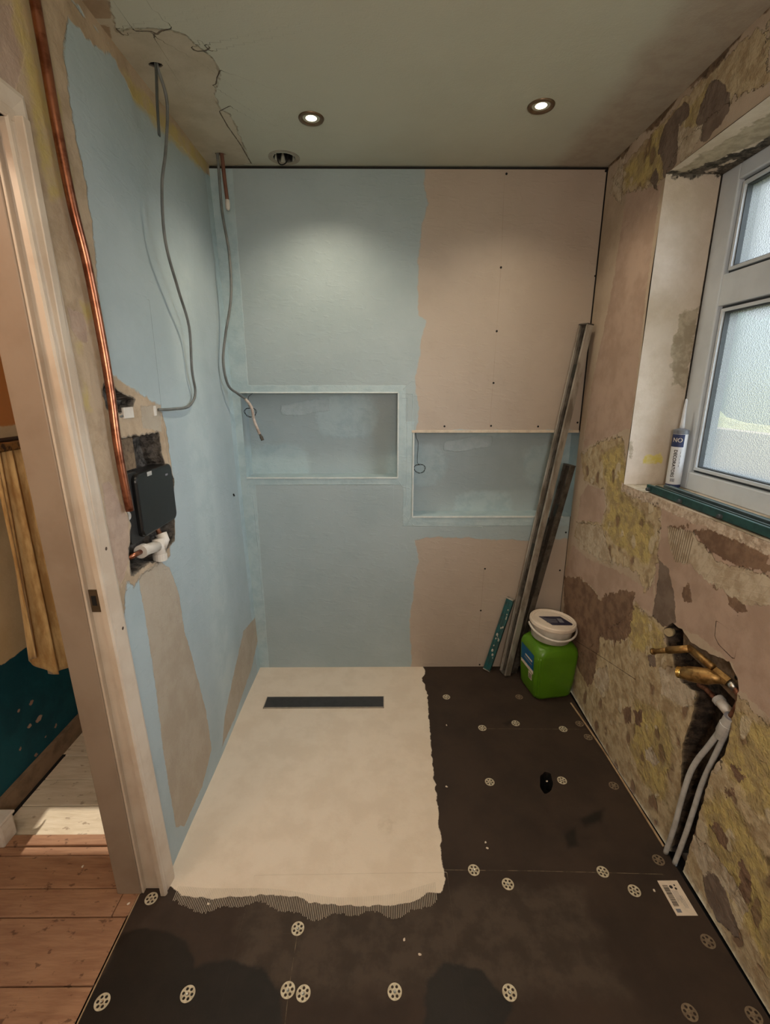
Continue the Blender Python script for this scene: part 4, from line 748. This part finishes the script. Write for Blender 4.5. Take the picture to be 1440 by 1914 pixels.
tag(obj('copper_stub', tube([(-.70, 1.20, 1.012), (-.693, 1.262, 1.010)], .0075, 12, sm=False), COPPER, smooth=True), 'short copper stub entering the white elbow under the black box', 'pipe')
tag(obj('copper_tail', tube([(-.70, 1.372, 1.06), (-.69, 1.374, 1.025)], .0075, 12, sm=False), COPPER_D, smooth=True), 'short vertical copper tail between the black box and the white elbow', 'pipe')
tk_ = empty('cable_clip', (-.68, 1.4, 1.40), 'white plastic trunking pieces holding the grey cable in the plaster', 'clip')
kid('clip', box(xl(1.4)-.002, xl(1.4)+.004, 1.262, 1.312, 1.385, 1.414), WPLAS, tk_, bevel=.001); kid('clip', box(xl(1.4)-.002, xl(1.4)+.003, 1.432, 1.448, 1.382, 1.412), WPLAS, tk_, bevel=.001)
tag(obj('buried_cable', tube([(xl(1.4)-.02, 1.16, 1.415), (xl(1.4)-.012, 1.21, 1.392), (xl(1.4)-.002, 1.262, 1.392)], .004, 8), CABLE), 'grey cable piece crossing the broken plaster hole behind the copper pipe', 'cable')
nl = tube([(xl(1.0)+.001, 2.075, .995), (xl(1)+.004, 2.078, .985)], .004, 6, sm=False); tag(obj('wall_plug', nl, BLACKM), 'small dark plug mark on the blue left wall near the back corner', 'plug')

# ---------------------------------------------------------------- spirit levels
def level(name, p0, p1, face, W_, T_, label, mats, slots=(), vials=(), group=None, web=.35):
    """I-profile bar from p0 to p1; 'face' = direction the recessed web looks at"""
    p0 = Vector(p0); d = (Vector(p1)-p0); L = d.length; M = frame_to(p0, d, face)   # local x = face normal, y = across width
    e = empty(name, p0, label, 'spirit level', group); f = T_*.16; tw = T_*web
    Mi = M
    bm = bmesh.new(); fl = W_*.17
    box(-T_/2, T_/2, -W_/2, -W_/2+fl, 0, L, bm, Mi); box(-T_/2, T_/2, W_/2-fl, W_/2, 0, L, bm, Mi)
    kid('rail', bm, mats[0], e, bevel=.0012)
    bm = bmesh.new(); z = 0.0
    for a, b in sorted(slots):
        box(-tw/2, tw/2, -W_/2+fl, W_/2-fl, z, a, bm, Mi); z = b
    box(-tw/2, tw/2, -W_/2+fl, W_/2-fl, z, L, bm, Mi); 
    for a, b in ((.2, .2),): box(tw/2, tw/2+T_*.12, -T_*.05, T_*.05, .02, L-.02, bm, Mi)
    kid('web', bm, mats[1], e)
    for zc in vials:
        kid('vial', box(-tw*.7, tw*.9, -W_*.16, W_*.16, zc-.03, zc+.03, None, Mi), mats[2], e, bevel=.002)
    for z_ in (0, L-.005): kid('end_cap', box(-T_/2-.001, T_/2+.001, -W_/2-.001, W_/2+.001, z_, z_+.006, None, Mi), mats[3], e, bevel=.001)
    return e
VIALM = plain('vial_housing', lin(40, 44, 40), .4)
level('spirit_level', (.650, 2.140, .004), (.9, 2.168, 1.735), (-.95, -.30, 0), .056, .032, 'longest worn aluminium spirit level leaning into the right corner', (ALU, ALU_D, VIALM, ALU_D), slots=((.34, .44), (.93, 1.04)), vials=(.70, 1.55))
level('spirit_level', (.694, 2.166, .004), (.892, 2.172, 1.113), (-.95, -.30, 0), .050, .030, 'shorter dark aluminium straight edge leaning right of the longest level', (ALU_D, plain('darker_web', lin(66, 58, 50), .6), VIALM, ALU_D), slots=((.30, .42), (.62, .72)), vials=(.9,))
lv = level('spirit_level', (.562, 2.172, .004), (.665, 2.185, .415), (-.62, -.78, 0), .038, .022, 'short turquoise spirit level splashed with plaster, leaning left of the long ones', (TEALL, TEALL, VIALM, ALU), web=.8)
bm = bmesh.new()
for k in range(16):
    t_ = .08+.84*random.random(); p = Vector((.562, 2.172, 0)).lerp(Vector((.665, 2.185, .411)), t_)+Vector((-.008+random.uniform(-.012, .012), -.017+random.uniform(-.001, .001), 0))
    r_ = random.uniform(.003, .007); bm = bmesh.new(); bmesh.ops.create_icosphere(bm, subdivisions=1, radius=r_, matrix=Matrix.Translation(p) @ Matrix.Diagonal((1, .35, 1.4, 1)))
    kid('plaster_splash', bm, DUST, lv)

# ---------------------------------------------------------------- green tub and white pail
gt = empty('green_tub', (.815, 2.03, 0), 'lime green plastic tub with blue label in the right corner', 'tub')
bm = bmesh.new()
def sup(hx, hy, r, z, n=10, ang=math.radians(9)):
    pts = []
    for sx, sy, a0 in ((1, 1, 0), (-1, 1, PI/2), (-1, -1, PI), (1, -1, 1.5*PI)):
        for k in range(n+1):
            a = a0+PI/2*k/n; x = sx*(hx-r)+r*math.cos(a); y = sy*(hy-r)+r*math.sin(a); pts.append((x*math.cos(ang)-y*math.sin(ang)+.822, x*math.sin(ang)+y*math.cos(ang)+2.022, z))
    return pts
prof = [(.080, .074, .035, .001), (.093, .087, .036, .006), (.099, .093, .036, .02), (.104, .098, .034, .09), (.109, .102, .034, .20), (.110, .103, .036, .235), (.106, .099, .040, .258), (.096, .090, .050, .274), (.086, .082, .060, .282), (.080, .078, .070, .284)]
rings = [[bm.verts.new(p) for p in sup(*q)] for q in prof]
for a, b in zip(rings, rings[1:]):
    for k in range(len(a)): bm.faces.new((a[k], a[(k+1) % len(a)], b[(k+1) % len(a)], b[k]))
bm.faces.new(rings[0][::-1]); bm.faces.new(rings[-1])
kid('body', bm, GREEN, gt, smooth=True)
ang = math.radians(9); ax = Vector((math.cos(ang), math.sin(ang), 0)); ay = Vector((-math.sin(ang), math.cos(ang), 0)); C0 = Vector((.822, 2.022, 0))
bm = bmesh.new()
for s_ in (-1, 1):   # two moulded ribs at the near left corner
    c = C0-ax*(.093+.004*s_)-ay*(.090-.004*s_); tube([c+Vector((0, 0, .02))+ax*.006+ay*.006, c+Vector((0, 0, .12))+(-ax-ay)*.001, c+Vector((0, 0, .235))-(ax+ay)*.002], .004, 8, bm)
kid('corner_rib', bm, GREEN, gt, smooth=True)
def on_left(u, v0, v1, mat, nm, off=.0016, u2=None, par=None):  # strips on the left face: u along depth
    bm = bmesh.new(); q = []
    for uu, vv in ((u, v0), (u2, v0), (u2, v1), (u, v1)):
        hx = .104+.005*(vv-.09)/.11; q.append(bm.verts.new(C0-ax*(hx+off)+ay*uu+Vector((0, 0, vv))))
    bm.faces.new(q); r = bmesh.ops.extrude_face_region(bm, geom=bm.faces[:]); bmesh.ops.translate(bm, vec=ax*.001, verts=[v for v in r['geom'] if isinstance(v, bmesh.types.BMVert)])
    return kid(nm, bm, mat, par or gt)
gl = on_left(-.064, .150, .235, BLUEL, 'label', u2=.064); on_left(-.064, .132, .150, PAPER, 'label_band', u2=.064)
on_left(-.050, .190, .198, PAPER, 'label_print', .0024, .02, gl); on_left(-.050, .172, .178, GREYP, 'label_print', .0024, .03, gl)
ps_ = on_left(-.052, .09, .126, PAPER, 'product_sticker', u2=-.018)
for k in range(3): on_left(-.049, .096+k*.009, .100+k*.009, INK, 'sticker_print', .0024, -.024, ps_)
pl = empty('white_pail', (.815, 2.035, .284), 'white plastic pail with lid and handle standing on the green tub', 'pail')
Mt = Matrix.Translation((.822, 2.022, .2875)) @ Matrix.Rotation(math.radians(4), 4, 'Y') @ Matrix.Translation((0, 0, .004))
kid('body', lathe([(.084, -.002), (.090, 0), (.0975, .060), (.100, .066), (.1005, .076), (.098, .078)], 56, Mt), WPLAS, pl, smooth=True)
ld = kid('lid', lathe([(.1075, .072), (.1095, .076), (.109, .088), (.106, .0935), (.1015, .094), (.0995, .0905), (.0965, .089), (.0955, .092), (.090, .0925), (.0885, .090), (.001, .090)], 64, Mt), plain('cream_lid', lin(226, 212, 196), .42, c2=lin(214, 200, 184), ns=12), pl, smooth=False)
pts = []
for k in range(25):
    a = PI+PI*k/24*1.0-math.radians(4); dip = -.052*math.sin(PI*k/24)+.0; pts.append(Mt @ Vector((.1115*math.cos(a), .1155*math.sin(a), .066+dip*.55)))
kid('handle', tube(pts, .0048, 10, sm=False, flat=1.3), WPLAS, pl, smooth=True)
bm = bmesh.new(); box(-.050, .062, -.056, .030, .0905, .0912, bm, Mt @ Matrix.Rotation(math.radians(6), 4, 'Z') @ Matrix(((1, -.35, 0, 0), (0, 1, 0, 0), (0, 0, 1, 0), (0, 0, 0, 1))))
lb = kid('lid_label', bm, NAVY, ld)
kid('printed_picture', box(.022, .044, -.028, .012, .0912, .0916, None, Mt), GREYP, ld); bm = bmesh.new()
for k in range(4): box(-.042, .010+.004*(k % 2), -.034+k*.011, -.030+k*.011, .0912, .0916, bm, Mt)
kid('label_print', bm, GREYP, ld)

# ---------------------------------------------------------------- mixer valve in the right wall chase
tag(obj('backing_timber', prism([(1.335, .772), (1.285, .757), (1.060, .722), (1.030, .690), (1.034, .640), (1.075, .640), (1.20, .655), (1.31, .66)], .963, .976, MYZ), WOOD, bevel=.002), 'grey timber backing board fixed inside the right wall chase behind the brass valve', 'timber')
for (yy, zz, lb) in ((1.278, .722, 'bright fixing washer at the left end of the backing timber'), (1.090, .706, 'bright fixing washer at the right end of the backing timber')):
    e = empty('timber_screw', (.9625, yy, zz), lb, 'screw', 'screws in the backing timber'); Mz = frame_to((.9625, yy, zz), (-1, 0, 0))
    kid('disc', lathe([(.0065, 0), (.0065, .0015), (.003, .002)], 16, Mz), STEEL, e); kid('screw_head', lathe([(.0025, .002), (.0025, .003)], 10, Mz), BLACKM, e)
tag(obj('capped_pipe', lathe([(.016, 0), (.016, .012), (.0135, .016)], 20, frame_to((.958, 1.375, .683), (-.8, -.6, .1))), plain('chalky_cap', lin(176, 158, 122), .6)), 'round chalky pipe end cap at the top left of the chase', 'cap')
mv = empty('mixer_valve', (.90, 1.17, .70), 'brass thermostatic mixer valve with side outlet pipe on the right wall', 'valve')
V_ = Vector
a, b = V_((.900, 1.362, .620)), V_((.905, 1.210, .722))
a = V_((.895, 1.352, .622)); b = V_((.925, 1.232, .706))
kid('outlet_pipe', tube([b, a.lerp(b, .45)], .0115, 16, sm=False), BRASS, mv, smooth=True)
kid('outlet_spigot', tube([a.lerp(b, .5), a], .0085, 16, sm=False), BRASS, mv, smooth=True)
kid('outlet_lip', lathe([(.0045, .0), (.0105, .0), (.0105, .007), (.0085, .008)], 16, frame_to(a, (b-a)), cap=False), BRASS, mv)
kid('outlet_bore', lathe([(.0045, .0002), (.0001, .0015)], 12, frame_to(a, (b-a))), BLACKM, mv)
c0, c1 = V_((.925, 1.250, .694)), V_((.925, 1.150, .706))
kid('crossbar', tube([V_((.930, 1.240, .705)), V_((.935, 1.14, .702))], .0105, 16, sm=False), BRASS, mv, smooth=True)
d0, d1 = V_((.888, 1.190, .652)), V_((.935, 1.125, .695))
Md = frame_to(d0, V_((.938, 1.105, .690))-d0); Lb = (V_((.938, 1.105, .690))-d0).length
vb = kid('valve_body', lathe([(.017, 0), (.019, .004), (.019, .012), (.0215, .016), (.023, .04), (.0225, .07), (.018, .082), (.014, Lb)], 28, Md), BRASS, mv, smooth=True)
pr_ = []
for k in range(5): pr_ += [(.0155, -.014+k*.003), (.0172, -.0125+k*.003)]
kid('cartridge_thread', lathe(pr_+[(.0155, .002)], 24, Md), plain('bright_brass', lin(222, 196, 130), .22, 1.0), vb)
kid('cartridge_bore', lathe([(.012, -.0155), (.011, -.0142)], 16, Md), BLACKM, vb)
n0, n1 = V_((.93, 1.128, .700)), V_((.945, 1.090, .690))
kid('compression_nut', tube([n0, n1], .0145, 6, sm=False), BRASS, mv); kid('union', tube([n1, V_((.950, 1.070, .684))], .011, 14, sm=False), STEEL, mv, smooth=True)
tag(obj('copper_elbow', tube([V_((.950, 1.074, .684)), V_((.953, 1.056, .672)), V_((.952, 1.052, .652)), V_((.95, 1.056, .625)), V_((.95, 1.068, .585))], .0090, 14), COPPER_D, smooth=True), 'bent copper pipe dropping from the mixer valve to the pipe coupling', 'pipe')
tag(obj('copper_branch', tube([V_((.955, 1.205, .600)), V_((.955, 1.175, .607)), V_((.957, 1.15, .604)), V_((.96, 1.125, .600))], .0075, 12), COPPER_D, smooth=True), 'short copper branch pipe low in the chase, left of the white couplings', 'pipe')
cpl = empty('pipe_coupling', (.95, 1.07, .56), 'larger white push-fit coupling hanging over the two white pipes', 'pipe fitting')
q0, q1 = V_((.948, 1.062, .602)), V_((.948, 1.082, .520)); kid('body', tube([q0, q0.lerp(q1, .35), q0.lerp(q1, .36), q0.lerp(q1, .75), q0.lerp(q1, .76), q1], [.0165, .0165, .018, .018, .0155, .0155], 20, sm=False), WPLAS2, cpl, smooth=False)
kid('mouth', lathe([(.0095, 0), (.0165, 0), (.0165, -.001), (.0095, -.001)], 20, frame_to(q0+(q0-q1).normalized()*.001, q0-q1), cap=False), GREYP, cpl)
q2, q3 = V_((.962, 1.135, .604)), V_((.965, 1.085, .592)); c2_ = empty('pipe_coupling', q2, 'small white push-fit coupling joined to the low copper branch', 'pipe fitting')
kid('body', tube([q2, q3], .0145, 18, sm=False), WPLAS, c2_, smooth=True); kid('collar', tube([q2, q2.lerp(q3, .25)], .0165, 18, sm=False), WPLAS2, c2_)
Ap = [(.948, 1.090, .528), (.945, 1.112, .460), (.938, 1.133, .390), (.932, 1.143, .325), (.927, 1.147, .220), (.925, 1.150, .120), (.924, 1.163, -.003)]
Bp = [(.952, 1.074, .528), (.952, 1.090, .450), (.948, 1.108, .335), (.944, 1.113, .235), (.939, 1.119, .120), (.932, 1.128, -.003)]
tag(obj('plastic_pipe', tube(Ap, .0078, 14), WPLAS2, smooth=True), 'left of the two white plastic pipes coming down the chase to the floor', 'pipe', 'white pipes in the chase')
tag(obj('plastic_pipe', tube(Bp, .0074, 14), WPLAS2, smooth=True), 'right of the two white plastic pipes coming down the chase to the floor', 'pipe', 'white pipes in the chase')

# ---------------------------------------------------------------- paper label on the floor
lb = empty('product_label', (.876, 1.025, 0), 'white printed barcode label stuck to the dark floor near the right wall', 'label')
pap = kid('paper', box(.845, .906, .976, 1.074, .0005, .0012), PAPER, lb); bm = bmesh.new(); y = 1.060
while y > 1.0:
    w = random.choice((.0006, .001, .0016)); box(.852, .868, y-w, y, .0012, .0015, bm); y -= w+random.choice((.0008, .0014))
kid('barcode', bm, INK, pap); bm = bmesh.new()
for k in range(6): box(.872+k*.003, .8728+k*.003, 1.01+.004*(k % 3), 1.045, .0012, .0014, bm)
for k in range(3): box(.884+k*.004, .885+k*.004, .995, 1.03, .0012, .0014, bm)
kid('small_print', bm, GREYP, pap)
kid('stock_code', box(.852, .866, .984, .994, .0012, .0014), GREYP, pap)
bm = bmesh.new(); 
for (x_, y_, r_) in ((.876, 1.055, .005), (.888, 1.05, .0035), (.889, 1.06, .0025)): lathe([(r_, .0012), (r_, .0015)], 12, Matrix.Translation((x_, y_, 0)), bm)
kid('printed_mark', bm, INK, pap)

# ---------------------------------------------------------------- window sill: sealant tube and green rail
tb = empty('sealant_tube', (1.085, 1.672, WZ0), 'white sealant cartridge with pointed nozzle standing on the window sill', 'tube')
TX, TY, Z0 = 1.092, 1.695, WZ0+.001
MT = Matrix.Translation((TX, TY, Z0)); 
TUBEW = plain('cartridge_white', lin(208, 210, 214), .4, c2=lin(200, 203, 208))
cg = kid('cartridge', lathe([(.0235, 0), (.0245, .003), (.0245, .205), (.0235, .210)], 36, MT), TUBEW, tb, smooth=True)
kid('base_band', lathe([(.0249, .002), (.0249, .014)], 36, MT, cap=False), INKB, cg, smooth=True)
kid('shoulder', lathe([(.0252, .198), (.0252, .212), (.010, .218)], 36, MT), plain('grey_shoulder', lin(110, 114, 122), .4), tb)
kid('nozzle', lathe([(.0085, .214), (.0075, .230), (.0042, .318), (.003, .322)], 18, MT), TUBEW, tb, smooth=True)
bm = bmesh.new(); seg = 24; fa = math.atan2(-TY, -TX)
def wrap(a0, a1, z0, z1, r=.0250):
    bm = bmesh.new(); A = []; B_ = []
    for k in range(seg+1):
        a = a0+(a1-a0)*k/seg; A.append(bm.verts.new((TX+r*math.cos(a), TY+r*math.sin(a), Z0+z0))); B_.append(bm.verts.new((TX+r*math.cos(a), TY+r*math.sin(a), Z0+z1)))
    for k in range(seg): bm.faces.new((A[k], A[k+1], B_[k+1], B_[k]))
    return bm
kid('blue_band', wrap(fa-1.9, fa+.60, .152, .197), INKB, cg)
def on_tube(s, size, ang0, z0, vertical, mat, nm):
    me = text_mesh(s, size, Matrix(), 0.0, size*.02)
    r = .0254
    for v in me.vertices:
        x, y = v.co.x, v.co.y
        if vertical: x, y = y, -x
        a = ang0+x/r; v.co = Vector((TX+r*math.cos(a), TY+r*math.sin(a), Z0+z0+y))
    o = obj(nm, me, mat); o.data.transform(Matrix.Translation(-root_loc(cg))); o.parent = cg
on_tube('NO', .021, fa-.95, .170, False, WPLAS, 'lettering'); on_tube('DECORATORS', .0155, fa-.50, .142, True, INK, 'lettering')
on_tube('MORE', .0001, fa, .1, True, INK, 'lettering') if False else None
bm = bmesh.new()
for k in range(5): tube([(TX+.0253*math.cos(fa+.35+.05*(k % 2)), TY+.0253*math.sin(fa+.35+.05*(k % 2)), Z0+.135-k*.012), (TX+.0253*math.cos(fa+.35+.05*(k % 2)), TY+.0253*math.sin(fa+.35+.05*(k % 2)), Z0+.128-k*.012)], .0006, 5, bm, sm=False)
kid('small_print', bm, GREYP, cg); bm = bmesh.new()
for k in range(4): tube([(TX+.0252*math.cos(fa-.4+k*.15), TY+.0252*math.sin(fa-.4+k*.15), Z0+.024), (TX+.0252*math.cos(fa-.4+k*.15), TY+.0252*math.sin(fa-.4+k*.15), Z0+.036)], .0012, 5, bm, sm=False)
kid('small_print', bm, GREYP, cg)
rl = empty('cutter_rail', (1.0, 1.3, WZ0), 'dark green metal tile cutter rail lying along the window sill', 'rail')
def along(x0, x1, z0, z1, y0=.66, y1=1.62, bm=None):
    bm = box(x0, x1, y0, y1, z0, z1, bm); return bm
RY = 1.615
kid('base_rail', along(.958, 1.030, WZ0+.001, WZ0+.012, y1=RY), TEALM, rl, bevel=.002)
kid('front_lip', along(.950, .962, WZ0+.004, WZ0+.028, y1=RY+.004), TEALM, rl, bevel=.002)
kid('guide_bar', along(.974, .984, WZ0+.012, WZ0+.026, y1=RY-.006), plain('dark_green_steel', lin(44, 66, 62), .35, .6), rl, bevel=.002)
kid('guide_bar', along(1.004, 1.016, WZ0+.012, WZ0+.028, y1=RY-.006), plain('blue_grey_steel', lin(96, 112, 116), .35, .6), rl, bevel=.002)
kid('rear_lip', along(1.028, 1.036, WZ0+.001, WZ0+.024, y1=RY), TEALM, rl, bevel=.002)
for yy in (1.60, 1.42, 1.24, 1.0, .8):
    kid('clamp_bolt', lathe([(.0065, 0), (.0065, .010), (.005, .013)], 14, frame_to((.952, yy, WZ0+.012), (-1, 0, .15))), GASKET, rl)
#END
